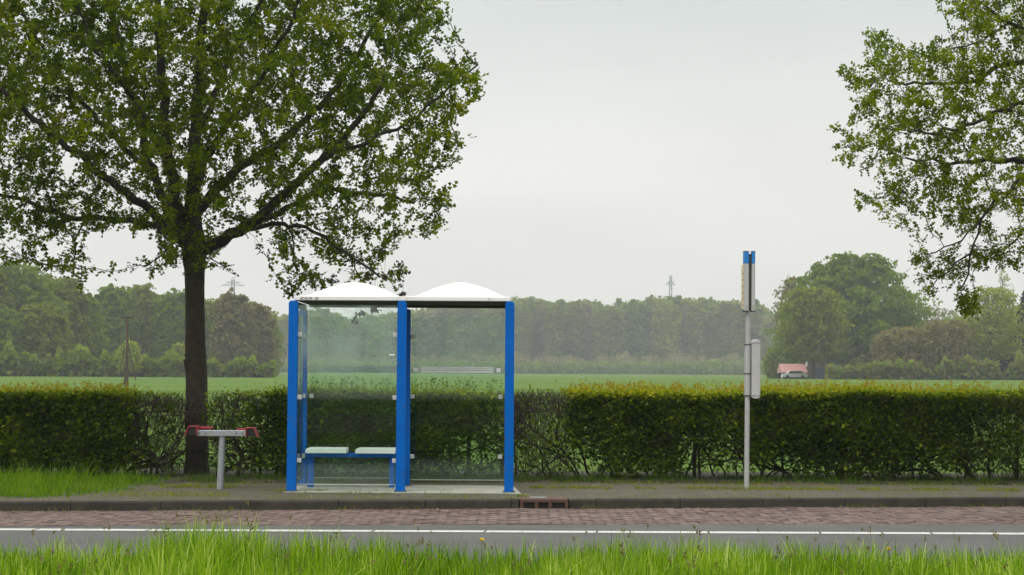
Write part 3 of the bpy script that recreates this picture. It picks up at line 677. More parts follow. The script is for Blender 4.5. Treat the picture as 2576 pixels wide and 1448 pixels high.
holes = [(350, 350, 16, 22), (560, 250, 22, 26), (640, 300, 26, 16), (180, 300, 18, 22), (270, 420, 30, 14), (90, 420, 30, 16), (450, 100, 12, 30), (780, 640, 26, 22), (860, 560, 36, 14), (330, 150, 12, 20), (760, 200, 16, 14), (620, 120, 18, 12), (900, 430, 26, 14), (130, 620, 26, 20), (50, 600, 26, 18), (620, 470, 34, 26), (300, 500, 22, 20), (560, 560, 26, 20), (735, 555, 40, 16), (530, 690, 10, 10), (240, 560, 30, 12), (700, 345, 20, 14), (40, 480, 26, 14), (870, 610, 30, 14), (745, 400, 18, 18), (570, 360, 14, 22), (420, 190, 12, 18), (1000, 430, 25, 12), (150, 520, 30, 12), (980, 250, 18, 14)]
def dfn(u, v):
    e2 = ((u - 470) / 820) ** 2 + ((v - 120) / 640) ** 2; return np.full(len(u), BD), 3.3 * np.sqrt(np.clip(1 - e2, .035, 1))
limbs = [
 dict(w=(58, 8), pts=[(495, 1175, BD), (492, 960, BD), (490, 800, BD), (488, 680, BD), (486, 610, BD), (484, 540, BD), (488, 430, BD), (492, 310, BD + .1), (500, 190, BD + .1), (510, 40, BD), (515, -150, BD), (520, -330, BD)]),
 dict(w=(34, 12), pts=[(486, 620, BD), (452, 545, BD - .1), (430, 450, BD - .3), (420, 370, BD - .5), (414, 280, BD - .6), (405, 160, BD - .8), (398, 30, BD - 1), (392, -140, BD - 1.2)]),
 dict(w=(26, 9), pts=[(486, 600, BD), (440, 560, BD + .2), (405, 490, BD + .5), (372, 400, BD + .8), (345, 280, BD + 1.1), (300, 130, BD + 1.5), (270, -40, BD + 1.7)]),
 dict(w=(26, 9), pts=[(486, 630, BD), (440, 585, BD - .2), (375, 528, BD - .6), (300, 468, BD - 1), (215, 405, BD - 1.3), (125, 335, BD - 1.6), (30, 245, BD - 1.8), (-80, 170, BD - 1.9)]),
 dict(w=(20, 7), pts=[(486, 640, BD), (450, 605, BD), (395, 570, BD + .3), (300, 552, BD + .6), (175, 547, BD + 1), (60, 505, BD + 1.3), (-80, 470, BD + 1.5)]),
 dict(w=(32, 10), pts=[(486, 650, BD), (515, 628, BD), (560, 604, BD - .1), (620, 570, BD - .3), (690, 512, BD - .6), (755, 452, BD - .9), (825, 385, BD - 1.1), (900, 310, BD - 1.3), (970, 200, BD - 1.4)]),
 dict(w=(18, 6), pts=[(575, 596, BD - .1), (655, 556, BD + .3), (740, 512, BD + .7), (830, 472, BD + 1), (930, 492, BD + 1.1), (1040, 505, BD + 1)]),
 dict(w=(13, 5), pts=[(600, 583, BD - .2), (710, 560, BD - .5), (790, 580, BD - .8), (870, 640, BD - 1), (950, 690, BD - 1.1)]),
 dict(w=(26, 8), pts=[(485, 550, BD), (530, 498, BD + .1), (590, 432, BD + .3), (665, 385, BD + .6), (740, 330, BD + 1), (820, 250, BD + 1.3), (900, 140, BD + 1.6), (960, 20, BD + 1.7)]),
 dict(w=(12, 4), pts=[(800, 408, BD - 1), (900, 365, BD - .9), (1000, 320, BD - .7), (1070, 268, BD - .5), (1130, 222, BD - .4), (1205, 165, BD - .3)]),
 dict(w=(20, 6), pts=[(487, 480, BD), (530, 380, BD - .4), (585, 300, BD - .8), (650, 200, BD - 1.3), (720, 80, BD - 1.7), (780, -60, BD - 2)]),
 dict(w=(18, 6), pts=[(490, 380, BD), (520, 280, BD + .4), (580, 160, BD + .9), (640, 30, BD + 1.3), (690, -120, BD + 1.5)]),
 dict(w=(18, 5), pts=[(426, 420, BD - .35), (380, 330, BD - .9), (325, 240, BD - 1.4), (250, 130, BD - 1.9), (190, 0, BD - 2.2)]),
 dict(w=(16, 5), pts=[(385, 440, BD + .7), (310, 370, BD + 1.1), (225, 280, BD + 1.6), (130, 160, BD + 2), (50, 20, BD + 2.1)]),
 dict(w=(5, 2.5), pts=[(730, 562, BD - .6), (738, 620, BD - .7), (745, 690, BD - .8)]),
 dict(w=(5, 2.5), pts=[(210, 550, BD + .9), (190, 610, BD + .9), (185, 690, BD + .8)]),
 dict(w=(4, 2), pts=[(880, 650, BD - 1), (905, 700, BD - 1.05)]),
 dict(w=(5, 2.5), pts=[(445, 600, BD), (410, 640, BD - .1), (372, 665, BD - .1)]),
 dict(w=(4, 2), pts=[(490, 645, BD), (530, 650, BD - .2), (560, 668, BD - .2)]),
]
attr = fill(sil, 7400, dfn, lambda u, v: np.interp(v, [-420, 250, 450, 740], [.9, 1, .7, .5]), holes)
base = np.array([P(495, 1170, BD)[0], BD, PAV])
oak = make_tree('oak_tree', 'big broad crowned tree rising from the hedge left of the bus shelter', 'tree', base, limbs, attr, M['leaf_big'], LOBED,
                .100, 21, 7, .14, 1.2, .235, .0030, 2.35, .13, leaf_r=.0085, spread=.036, seed=1, iters=90, leafkeep=lambda c: rng.random(len(c)) < np.interp(c[:, 2], [2.4, 4.8, 6], [.62, .85, .95]))
# leaves clothing the fork
def tuft(parent, m, tmpl, cs, n, sp, size, nm='crown_tuft'):
    c = np.concatenate([P(u, v, d) + rng.normal(size=(n, 3)) * sp for u, v, d in cs])
    V, Fc, k = leaves(c, rng.uniform(size * .7, size * 1.2, len(c)), tmpl, .4); npmesh(nm, V, Fc, m, parent, tone=np.repeat(np.clip(rng.normal(.45, .2, len(c)), 0, 1), k))
tuft(oak, M['leaf_big'], LOBED, [(470, 640, BD - .2), (500, 600, BD - .25), (515, 620, BD - .2), (482, 660, BD - .2), (510, 650, BD - .22), (460, 610, BD - .2), (495, 560, BD - .25), (480, 520, BD - .2), (470, 480, BD - .2), (500, 440, BD - .2), (490, 400, BD - .2)], 16, .075, .08, 'stem_leaves')
# trunk with flare and waviness
def trunk(parent, prof, m, n=22, rows=60, d=BD):
    zs = np.linspace(0, 1, rows); V = []
    pr = [(P(u, v, d), w_ * d / F / 2) for u, v, w_ in prof]; hz = np.array([p[0][2] for p in pr]); hx = np.array([p[0][0] for p in pr]); rw = np.array([p[1] for p in pr])
    zl = np.linspace(hz[0], hz[-1], rows)
    for z in zl:
        xc, r_ = np.interp(z, hz, hx), np.interp(z, hz, rw)
        for k in range(n):
            t = 2 * math.pi * k / n; rr = r_ * (1 + .07 * mnoise.noise(Vector((math.cos(t) * 1.6, math.sin(t) * 1.6, z * 1.3))) + .03 * mnoise.noise(Vector((math.cos(t) * 6, math.sin(t) * 6, z * 5))))
            V.append((xc + rr * math.cos(t), d + rr * math.sin(t), z))
    Fc = [(a * n + k, a * n + (k + 1) % n, (a + 1) * n + (k + 1) % n, (a + 1) * n + k) for a in range(rows - 1) for k in range(n)]
    return npmesh('trunk', V, Fc, m, parent, smooth=True)
trunk(oak, [(496, 1192, 70), (496, 1160, 58), (495, 1080, 55), (494, 960, 54), (491, 850, 49), (490, 760, 48), (489, 690, 50), (488, 650, 58), (486, 610, 64), (485, 570, 48), (484, 500, 38)], M['bark'])
# brown dead leaf clusters that hang behind the roof
c = []; tw0, tw1 = [], []
for (u, v, hh, n_) in ((893, 800, 12, 26), (907, 783, 12, 34), (942, 774, 10, 42), (1014, 735, 9, 40), (925, 690, 10, 22), (968, 690, 9, 22), (905, 720, 7, 10)):
    for k in range(n_):
        f_ = rng.random(); c.append(P(u + rng.normal() * (2 + 4 * f_), v + hh * (f_ - .2), 25.6) + np.array([0, rng.normal() * .02, 0]))
    tw0.append(P(u + 2, v - 75, 25.6)); tw1.append(P(u, v, 25.6))
c = np.array(c); V, Fc, k = leaves(c, rng.uniform(.04, .07, len(c)), OVAL, 0, np.tile([0, 0, -1.], (len(c), 1)))
npmesh('dead_leaves', V, Fc, M['deadleaf'], oak)
V, Fc = segs(tw0, tw1, np.full(len(tw0), .0025), np.full(len(tw0), .0015), 4); npmesh('hanging_growth', V, Fc, M['twig'], oak)

# ---- the maple entering at the right
RD = 23.2
silR = [(3150, -350), (2320, -350), (2345, -100), (2357, 0), (2380, 40), (2396, 56), (2440, 76), (2400, 108), (2368, 128), (2350, 140), (2352, 88), (2325, 80), (2325, 130), (2300, 120), (2290, 76), (2268, 80), (2276, 128), (2252, 122), (2240, 62), (2222, 62), (2207, 100), (2190, 88), (2168, 98), (2176, 150),
        (2192, 190), (2140, 200), (2128, 165), (2116, 168), (2124, 215), (2175, 235), (2165, 262), (2120, 258), (2130, 290), (2092, 292), (2120, 320), (2165, 325), (2180, 345), (2140, 385), (2118, 340), (2098, 345), (2112, 390), (2092, 408), (2140, 415), (2160, 440),
        (2200, 460), (2190, 490), (2144, 484), (2150, 526), (2190, 510), (2225, 540), (2240, 560), (2274, 576), (2302, 560), (2296, 520), (2330, 535), (2368, 545), (2400, 600), (2380, 630), (2345, 640), (2305, 616), (2300, 645), (2270, 646), (2290, 675), (2320, 690), (2318, 725), (2330, 752), (2350, 730), (2385, 712), (2405, 740), (2396, 775), (2420, 812), (2460, 800), (2462, 760), (2445, 735), (2440, 700), (2475, 665),
        (2530, 690), (2570, 668), (2640, 640), (2760, 700), (2900, 660), (3150, 500)]
holesR = [(2440, 410, 20, 22), (2500, 480, 28, 22), (2395, 330, 12, 12), (2300, 440, 12, 18), (2520, 210, 16, 14), (2350, 500, 16, 14), (2470, 600, 24, 20), (2535, 560, 22, 30), (2330, 600, 20, 12), (2370, 670, 20, 12), (2420, 170, 16, 12), (2250, 250, 10, 10), (2560, 330, 14, 14)]
def dfnR(u, v):
    e2 = ((u - 2950) / 880) ** 2 + ((v - 200) / 620) ** 2; return np.full(len(u), RD), 2.6 * np.sqrt(np.clip(1 - e2, .05, 1))
limbsR = [
 dict(w=(58, 30), pts=[(2960, 1240, RD), (2955, 900, RD), (2950, 600, RD), (2945, 400, RD), (2950, 200, RD), (2960, 0, RD), (2960, -250, RD)]),
 dict(w=(24, 4), pts=[(2946, 420, RD), (2800, 330, RD - .3), (2690, 260, RD - .5), (2576, 258, RD - .8), (2480, 300, RD - 1), (2400, 325, RD - 1.1), (2290, 338, RD - 1.2)]),
 dict(w=(24, 4), pts=[(2946, 480, RD), (2800, 420, RD + .2), (2660, 395, RD + .4), (2576, 406, RD + .6), (2480, 400, RD + .7), (2390, 412, RD + .8), (2280, 400, RD + .8)]),
 dict(w=(24, 4), pts=[(2946, 300, RD), (2760, 180, RD + .3), (2620, 140, RD + .5), (2540, 160, RD + .7), (2440, 205, RD + .9), (2346, 214, RD + 1), (2230, 210, RD + 1)]),
 dict(w=(16, 4), pts=[(2946, 500, RD), (2760, 440, RD - .3), (2640, 430, RD - .5), (2576, 446, RD - .6), (2515, 490, RD - .8), (2470, 560, RD - .9), (2440, 640, RD - 1), (2425, 720, RD - 1)]),
 dict(w=(18, 5), pts=[(2955, 100, RD), (2760, 60, RD - .4), (2640, 80, RD - .7), (2560, 74, RD - .8), (2500, 30, RD - 1), (2440, -20, RD - 1.1)]),
 dict(w=(16, 4), pts=[(2950, 540, RD), (2800, 510, RD + .5), (2660, 520, RD + .8), (2590, 560, RD + 1), (2540, 620, RD + 1)]),
 dict(w=(5, 2.5), pts=[(2470, 560, RD - .9), (2400, 615, RD - 1), (2330, 640, RD - 1)]),
 dict(w=(6, 3), pts=[(2540, 60, RD - .8), (2470, 100, RD - .6), (2400, 125, RD - .5)]),
 dict(w=(4, 2), pts=[(2430, 640, RD - 1), (2380, 680, RD - 1), (2345, 720, RD - 1)]),
]
attrR = fill(silR, 4300, dfnR, None, holesR)
baseR = np.array([P(2960, 1200, RD)[0], RD, PAV])
mpl = make_tree('maple_tree', 'loose yellow green tree hanging in from the right beyond the stop sign', 'tree', baseR, limbsR, attrR, M['leaf_right'], LOBED,
                .074, 20, 6, .11, 1.2, .20, .0026, 2.35, .14, leaf_r=.006, spread=.032, seed=5, iters=90, leafkeep=lambda c: rng.random(len(c)) < np.interp(U(c[:, 0], c[:, 1]), [2450, 2600], [1, .7]))
trunk(mpl, [(2962, 1230, 80), (2960, 1100, 64), (2956, 900, 60), (2950, 600, 58), (2948, 400, 44)], M['bark'], d=RD)

# ================================================================== HEDGE
HY0, HY1 = 26.0, 27.3
def fil(u, tab):
    a = np.array(tab, float); return np.interp(u, a[:, 0], a[:, 1])
TOP = [(-400, .95), (0, 1), (305, .95), (340, .14), (450, .10), (520, .06), (600, .10), (655, .3), (700, .95), (1000, 1), (1180, .9), (1240, .45), (1285, .03), (1415, .05), (1450, .9), (1700, 1), (2300, 1), (2440, .7), (2520, .35), (2600, .3), (3000, .8)]
MID = [(-400, 1), (0, 1), (310, 1), (345, .12), (450, .08), (520, .07), (600, .1), (660, .3), (710, .9), (1000, .9), (1150, .45), (1270, .08), (1420, .07), (1510, .6), (1700, .9), (1740, .2), (1860, .25), (1900, .9), (2200, 1), (2380, .7), (2480, .35), (2600, .25), (3000, .7)]
LOW = [(-400, .9), (0, .9), (280, .8), (340, .06), (450, .12), (600, .12), (660, .35), (760, .6), (1000, .55), (1180, .3), (1300, .02), (1480, .06), (1540, .5), (1680, .5), (1745, 0), (1960, 0), (2040, .4), (2200, .5), (2300, .25), (2420, .12), (2576, .15), (3000, .5)]
ztop = lambda x: 1.315 + .012 * x * .6 + .015 * np.sin(x * 1.7) + .01 * np.sin(x * 4.1)
def hedge(nm, label, xa, xb, n):
    h = empty(nm, ((xa + xb) / 2, 26.6, PAV), label, 'hedge', 'hedge along the field')
    # foliage
    x = rng.uniform(xa, xb, n); z = PAV + rng.random(n) ** .9 * (ztop(x) - PAV); b = rng.random(n)
    y = np.where(b < .55, HY0 + np.abs(rng.normal(0, .12, n)), np.where(b < .72, HY1 - np.abs(rng.normal(0, .12, n)), rng.uniform(HY0, HY1, n)))
    y = y + .06 * np.sin(x * 3 + z * 4) + .1 * np.clip(.35 - z, 0, 1)
    u = U(x, 26.3); zr = (z - PAV) / (ztop(x) - PAV)
    d = np.where(zr > .66, fil(u, TOP), np.where(zr > .36, fil(u, MID) + (fil(u, TOP) - fil(u, MID)) * (zr - .36) / .3, fil(u, LOW) + (fil(u, MID) - fil(u, LOW)) * np.clip(zr - .08, 0, 1) / .28))
    pz = np.stack([x, y, z], 1)
    nzv = np.array([mnoise.noise(Vector((p[0] * 2.2, p[1] * 2, p[2] * 2.6))) for p in pz]) ; nz2 = np.array([mnoise.noise(Vector((p[0] * 7, p[1] * 7, p[2] * 7))) for p in pz])
    acc = rng.random(n) < np.clip(d + (nzv * .8 + nz2 * .9) * (1.15 - d) * .9 * np.clip(d * 2.6, .25, 1), 0, 1) * np.where(zr < .08, .4, 1)
    pz, zr, u, nzv = pz[acc], zr[acc], u[acc], nzv[acc]
    # top shell of new growth
    m_ = int((xb - xa) * 1500); xt = rng.uniform(xa, xb, m_); ut = U(xt, 26.3); hd = fil(ut, TOP); sel = rng.random(m_) < hd
    xt, ut = xt[sel], ut[sel]; zt = ztop(xt) + rng.exponential(.03, len(xt)) - .03; pt = np.stack([xt, rng.uniform(HY0 - .02, HY1, len(xt)), zt], 1)
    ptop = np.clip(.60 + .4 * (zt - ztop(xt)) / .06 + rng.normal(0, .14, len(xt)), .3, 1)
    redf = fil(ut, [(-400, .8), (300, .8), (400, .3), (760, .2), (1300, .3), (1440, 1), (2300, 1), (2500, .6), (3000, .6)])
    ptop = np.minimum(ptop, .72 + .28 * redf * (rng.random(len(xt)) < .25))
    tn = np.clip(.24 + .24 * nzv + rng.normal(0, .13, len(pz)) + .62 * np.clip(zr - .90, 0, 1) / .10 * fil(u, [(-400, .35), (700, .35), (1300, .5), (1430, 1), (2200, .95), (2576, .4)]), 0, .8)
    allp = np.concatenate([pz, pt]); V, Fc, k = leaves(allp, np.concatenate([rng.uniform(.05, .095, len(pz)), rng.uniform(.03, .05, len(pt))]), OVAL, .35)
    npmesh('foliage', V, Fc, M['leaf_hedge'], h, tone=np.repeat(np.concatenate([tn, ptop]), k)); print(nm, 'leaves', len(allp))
    # upright young shoots with small leaves
    ns = int((xb - xa) * 85); xs_ = rng.uniform(xa, xb, ns); us = U(xs_, 26.3); sel = rng.random(ns) < fil(us, TOP) * fil(us, [(-400, .9), (300, .9), (400, .4), (1250, .9), (1440, 1), (3000, 1)]); xs_, us = xs_[sel], us[sel]; ns = len(xs_)
    ln = rng.uniform(.05, .17, ns) * fil(us, [(-400, 1.1), (700, .8), (780, 1.35), (1250, 1.35), (1440, .9), (3000, .9)]); p0 = np.stack([xs_, rng.uniform(HY0, HY1, ns), ztop(xs_) - .04], 1); p1 = p0 + np.stack([rng.normal(0, .015, ns), rng.normal(0, .015, ns), ln + .04], 1)
    V1, F1 = segs(p0, p1, np.full(ns, .002), np.full(ns, .001), 3)
    rp = np.repeat(np.arange(ns), 7); f_ = rng.uniform(.3, 1, len(rp))[:, None]; cp = p0[rp] + (p1 - p0)[rp] * f_ + rng.normal(0, .006, (len(rp), 3))
    V2, F2, k2 = leaves(cp, rng.uniform(.022, .042, len(cp)), OVAL, 0, np.tile([0, 0, .8], (len(cp), 1)))
    red = fil(us, [(-400, .9), (300, .85), (400, .4), (780, .45), (1250, .4), (1440, .86), (3000, .82)])[rp]
    npmesh('shoots', V2, F2, M['leaf_hedge'], h, tone=np.repeat(np.clip(rng.normal(red, .12), .3, 1), k2))
    # woody stems that fork and cross
    A, B, R0, R1 = [], [], [], []
    def branch(p, d, r, ln, lvl):
        n_ = max(3, int(ln / .09)); q = p
        for s_ in range(n_):
            d = d + rng.normal(0, .22, 3); d[1] *= .8; d /= np.linalg.norm(d)
            q2 = q + d * .09
            if q2[2] > ztop(q2[0]) or not HY0 - .03 < q2[1] < HY1 + .03: break
            r2 = r * (1 - .5 * (s_ + 1) / n_); A.append(q); B.append(q2); R0.append(r * (1 - .5 * s_ / n_)); R1.append(r2); q = q2
            if lvl < 3 and rng.random() < (.42 if lvl else .5):
                d2 = d + rng.normal(0, .75, 3); d2[2] = abs(d2[2]) * .8 + .1; branch(q, d2 / np.linalg.norm(d2), r2 * .62, ln * .62, lvl + 1)
    for x0 in np.arange(xa + .05, xb, .17):
        if abs(U(x0, 26.6) - 495) < 34: continue
        branch(np.array([x0 + rng.normal() * .05, rng.uniform(26.3, 27), PAV - .01]), np.array([rng.normal() * .5, rng.normal() * .15, 1.]), rng.uniform(.009, .03), 1.3, 0)
    V, Fc = segs(A, B, R0, R1, 5); npmesh('stems', V, Fc, M['htwig'], h, smooth=True)
    # dense brown twigs where the hedge is bare
    nt_ = int((xb - xa) * 2300); xt = rng.uniform(xa, xb, nt_); ut = U(xt, 26.3); bare = fil(ut, [(-400, .05), (320, .05), (370, .8), (460, .8), (540, .6), (640, .45), (700, .1), (1240, .12), (1290, 1), (1400, 1), (1440, .35), (1480, .12), (2380, .1), (2500, .75), (2600, .9), (3000, .1)])
    s_ = rng.random(nt_) < bare; xt = xt[s_]; nn = len(xt); zt = PAV + (1 - rng.random(nn) ** 1.8 * .95) * (ztop(xt) - PAV) - .03
    p0 = np.stack([xt, rng.uniform(HY0, HY1, nn), zt - rng.uniform(.05, .18, nn)], 1); p1 = p0 + np.stack([rng.normal(0, .06, nn), rng.normal(0, .05, nn), rng.uniform(.08, .2, nn)], 1); p1[:, 2] = np.minimum(p1[:, 2], ztop(p1[:, 0]) + .03)
    V, Fc = segs(p0, p1, np.full(nn, .0032), np.full(nn, .0016), 3); npmesh('bare_growth', V, Fc, M['htwig'], h)
    return h
hx = X(495, 26.6)
hedge('hedge', 'clipped hedge left of the big tree trunk, dark green and dense at the picture edge', X(-120, 26.3), hx - .19, 33000)
hedge('hedge', 'long clipped hedge behind the shelter and stop sign with yellow and red new tips', hx + .19, X(2720, 26.3), 112000)
# the wire fence inside the hedge
fn = empty('fence', (0, 26.75, PAV), 'low dark rail fence running inside the bare parts of the hedge', 'fence')
mb = MB()
for a in np.arange(-9, 9, 1.5): mb.tube((a, 26.62, P(U(a, 26.62), 1035, 26.62)[2] + .012 * math.sin(a * 3)), (a + 1.5, 26.62, P(U(a, 26.62), 1035, 26.62)[2] + .012 * math.sin(a * 3 + 4.5)), .011, n=6)
mb.build('rail', M['poleW'], fn)
for u in (-60, 338, 760, 1180, 1590 - 0, 1748, 2120, 2560):
    xx_ = X(u, 26.68); MB().tube((xx_, 26.68, PAV - .02), (xx_ + .01, 26.68, 1.12), .03, .026, 8).build('post', M['poleW'], fn, smooth=True)

# ================================================================== GRASS
def blades(n, x, y, z, h, wd, lean, tonev, segn=4):
    an = rng.uniform(0, 2 * np.pi, n); ld = np.stack([np.cos(an), np.sin(an)], 1); fa = rng.uniform(0, np.pi, n); fx, fy = np.cos(fa), np.sin(fa)
    Vs = []
    for k in range(segn + 1):
        t = k / segn; bend = lean * h * t ** 2.2; cz = z + h * (t - .25 * (lean * t) ** 2)
        cx = x + ld[:, 0] * bend; cy = y + ld[:, 1] * bend; hw = wd * (1 - t ** 1.8) * .5 + (.0002 if k == segn else 0)
        Vs.append(np.stack([cx - fx * hw, cy - fy * hw, cz], 1)); Vs.append(np.stack([cx + fx * hw, cy + fy * hw, cz], 1))
    V = np.stack(Vs, 1).reshape(-1, 3); m_ = 2 * (segn + 1)
    f = np.array([(2 * k, 2 * k + 1, 2 * k + 3, 2 * k + 2) for k in range(segn)]); Fc = (f[None] + (np.arange(n) * m_)[:, None, None]).reshape(-1, 4)
    return V, Fc, np.repeat(tonev, m_)
n = 58000
gx = rng.uniform(-4.6, 4.6, n); gy = 9.3 + (13.7 - 9.3) * rng.random(n) ** .8
cl = np.array([mnoise.noise(Vector((a * 1.1, b * 1.1, 0))) for a, b in zip(gx, gy)]); cl2 = np.array([mnoise.noise(Vector((a * 5, b * 5, 4))) for a, b in zip(gx, gy)])
gu = U(gx, gy)
htab = [(-300, .37), (0, .38), (200, .34), (330, .40), (420, .50), (500, .54), (640, .51), (720, .44), (800, .47), (950, .42), (1150, .44), (1250, .37), (1400, .37), (1550, .46), (1700, .40), (1900, .40), (2100, .40), (2300, .37), (2576, .37), (2900, .37)]
hh = np.interp(gu, *zip(*htab)) * (1 + .25 * cl + .30 * cl2) * rng.uniform(.3, 1.0, n) ** .6 * .98
tall = rng.random(n) < .012; hh = np.where(tall, hh * 1.25, hh)
V, Fc, tn = blades(n, gx, gy, np.full(n, .03), hh, rng.uniform(.006, .019, n), np.where(rng.random(n) < .25, rng.uniform(.7, 1.5, n), np.abs(rng.normal(.16, .16, n))), np.clip(.40 + .35 * cl + .35 * cl2 + rng.normal(0, .2, n), 0, 1), 6)
tag(npmesh('verge_grass', V, Fc, M['grass'], tone=tn), 'tall bright green grass along the near side of the road', 'grass', kind='stuff')
# dry seed stalks in it
n = 260; sx = rng.uniform(-3.9, 3.9, n); sy = rng.uniform(10.5, 13.4, n); su = U(sx, sy); sh = np.interp(su, *zip(*htab)) * rng.uniform(.95, 1.35, n)
V, Fc, tn = blades(n, sx, sy, np.full(n, .03), sh, np.full(n, .005), np.abs(rng.normal(.1, .12, n)), rng.random(n), 5)
tips = V.reshape(n, -1, 3)[:, -1]; rp = np.repeat(np.arange(n)[::2], 12); V2, F2, k2 = leaves(tips[rp] - np.array([0, 0, 1]) * rng.uniform(0, .035, (len(rp), 1)) + rng.normal(0, .004, (len(rp), 3)), rng.uniform(.010, .022, len(rp)), OVAL, 0, np.tile([0, 0, 1.], (len(rp), 1)))
q4 = np.concatenate([Fc, np.stack([F2[:, 0], F2[:, 1], F2[:, 2], F2[:, 2]], 1) + len(V)]) if False else Fc
tag(npmesh('seed_stalks', V, q4, M['seedstalk'], tone=tn), 'thin dry seed stalks standing in the near grass', 'stalks', kind='stuff')
tag(npmesh('seed_heads', V2, F2, M['seedstalk'], tone=np.repeat(rng.random(len(rp)), k2)), 'brown seed heads on the thin stalks of the near grass', 'seed heads', kind='stuff')
for (u, v, d, lb) in ((1212, 1359, 12.4, 'yellow dandelion above the near grass below the shelter'), (2236, 1382, 12.2, 'yellow dandelion in the near grass at lower right'), (1330, 1400, 12.0, None)):
    if lb is None: continue
    p = P(u, v, d); dn = empty('dandelion', (p[0], p[1], .03), lb, 'flower')
    MB().tube((p[0] + .01, p[1], .03), tuple(p), .0025, .002, 5).build('stem', M['weedstem'] if 'weedstem' in M else M['seedstalk'], dn)
    c = np.tile(p, (70, 1)); nr = rng.normal(size=(70, 3)); nr[:, 2] = np.abs(nr[:, 2]) * .5; V, Fc, k = leaves(c, rng.uniform(.012, .019, 70), OVAL, 0, nr * 2); npmesh('flower_head', V, Fc, M['dandy'], dn)
# grass on the far verge at left
def patch(nm, n, x, y, h, lean, mt, lb, zb=PAV, wd=.006, tb=.4):
    cl = np.array([mnoise.noise(Vector((a * 2.5, b * 2.5, 9))) + .9 * mnoise.noise(Vector((a * 8, b * 8, 5))) for a, b in zip(x, y)])
    V, Fc, tn = blades(n, x, y, np.full(n, zb), h * (1 + .35 * cl), rng.uniform(wd * .6, wd * 1.2, n), np.abs(rng.normal(lean, .25, n)), np.clip(tb + .3 * cl + rng.normal(0, .17, n), 0, 1), 4)
    return tag(npmesh(nm, V, Fc, mt, tone=tn), lb, 'grass', kind='stuff')
n = 26000; y = rng.uniform(21.55, 25.6, n); x = rng.uniform(-8.5, 0, n)
x = x[:n]; edge = np.interp(y, [21.5, 22.2, 23.2, 25.8], [-5.6, -5.0, -4.75, -4.7]) + .15 * np.sin(y * 5) + rng.normal(0, .12, n)
ok = (x < edge) & (y > kerb_y(x) + .22 + .05 * np.sin(x * 9)); x, y = x[ok], y[ok]; n = len(x)
M['grassmid'] = leafmat('left_verge_grass', [(0.03, 0.075, 0.001), (0.075, 0.16, 0.002), (0.13, 0.24, 0.005), (0.22, 0.30, 0.04)], 0.4)
patch('tall_grass', n, x, y, np.where(rng.random(n) < .12, rng.uniform(.14, .32, n), rng.uniform(.03, .15, n)) * np.interp(x, [-6.2, -5.3, -4.7], [1, .75, .35]), .35, M['grassmid'], 'lush tuft of grass spilling over the pavement at far left', tb=.5, wd=.011)
n = 26000; x = rng.uniform(-8.5, 9, n); y = bk(x) + .05 + rng.random(n) * 1.7; kk = np.array([mnoise.noise(Vector((a * 1.6, b * 2, 7))) for a, b in zip(x, y)]) > -.12; x, y = x[kk], y[kk]; n = len(x); patch('hedge_foot_grass', n, x, y, rng.uniform(.04, .13, n) * np.interp(y, [25, 26.4], [.55, 1.1]), .4, M['weed'], 'short dark grass at the foot of the hedge', zb=PAV - .01, tb=.18)
# weeds in the joints: lines and tufts
pts = []
for (x0, x1, yy, dens, spr) in ((-4.5, -2.9, 23.75, 520, .12), (.15, 9, 23.9, 420, .10), (-4.9, -3.0, 22.2, 260, .22), (-4.6, .2, 21.9, 60, .2), (-8, 9, None, 60, .012), (-4.4, -.4, 22.6, 50, .35), (0.2, 9, 24.85, 130, .12), (-4.4, -2.8, 24.3, 120, .12), (0, 9, 23.0, 16, .5), (2.2, 3.4, 23.5, 60, .1)):
    m_ = int((x1 - x0) * dens); a = rng.uniform(x0, x1, m_); a = a[np.array([mnoise.noise(Vector((t * 2.3, x0, yy or 0))) for t in a]) > -.12]; b = (kerb_y(a) + .135 if yy is None else np.full(len(a), yy)) + rng.normal(0, spr, len(a)); pts.append(np.stack([a, b], 1))
    k_ = rng.random(len(a)) < .12; cc = pts[-1][k_]; pts.append(np.repeat(cc, 5, 0) + rng.normal(0, .03, (len(cc) * 5, 2)))
for (cx, cy, k_, s_) in ((-2.85, 22.95, 130, .09), (.12, 22.2, 80, .05), (2.45, 22.02, 110, .07), (-2.35, 23.05, 60, .08), (2.5, 24.0, 120, .2), (-.4, 22.4, 20, .04), (-4.1, 22.35, 30, .03), (5.0, 23.7, 180, .3), (-1.85, 22.7, 40, .1), (.14, 21.66, 40, .03)):
    pts.append(np.stack([rng.normal(cx, s_, k_), rng.normal(cy, s_ * .6, k_)], 1))
pts = np.concatenate(pts); ok = pts[:, 1] > kerb_y(pts[:, 0]) + .13; pts = pts[ok]; n = len(pts)
M['weedy'] = leafmat('pavement_weeds', [(0.05, 0.07, 0.004), (0.13, 0.165, 0.006), (0.21, 0.24, 0.010), (0.30, 0.27, 0.06)], 0.35)
patch('pavement_weeds', n, pts[:, 0], pts[:, 1], rng.uniform(.015, .055, n), .6, M['weedy'], 'small weeds growing in the joints of the pavement', tb=.5)
n = 900; x = rng.uniform(-8, 6.5, n); x = x[np.array([mnoise.noise(Vector((t * 1.3, 3, 3))) for t in x]) > .08 - .25 * (x < -3.5)]; n = len(x)
patch('gutter_weeds', n, x, kerb_y(x) - .02 - np.abs(rng.normal(0, .02, n)), rng.uniform(.02, .06, n), .6, M['weedy'], 'thin weeds along the foot of the kerb', zb=0.0, tb=.5)
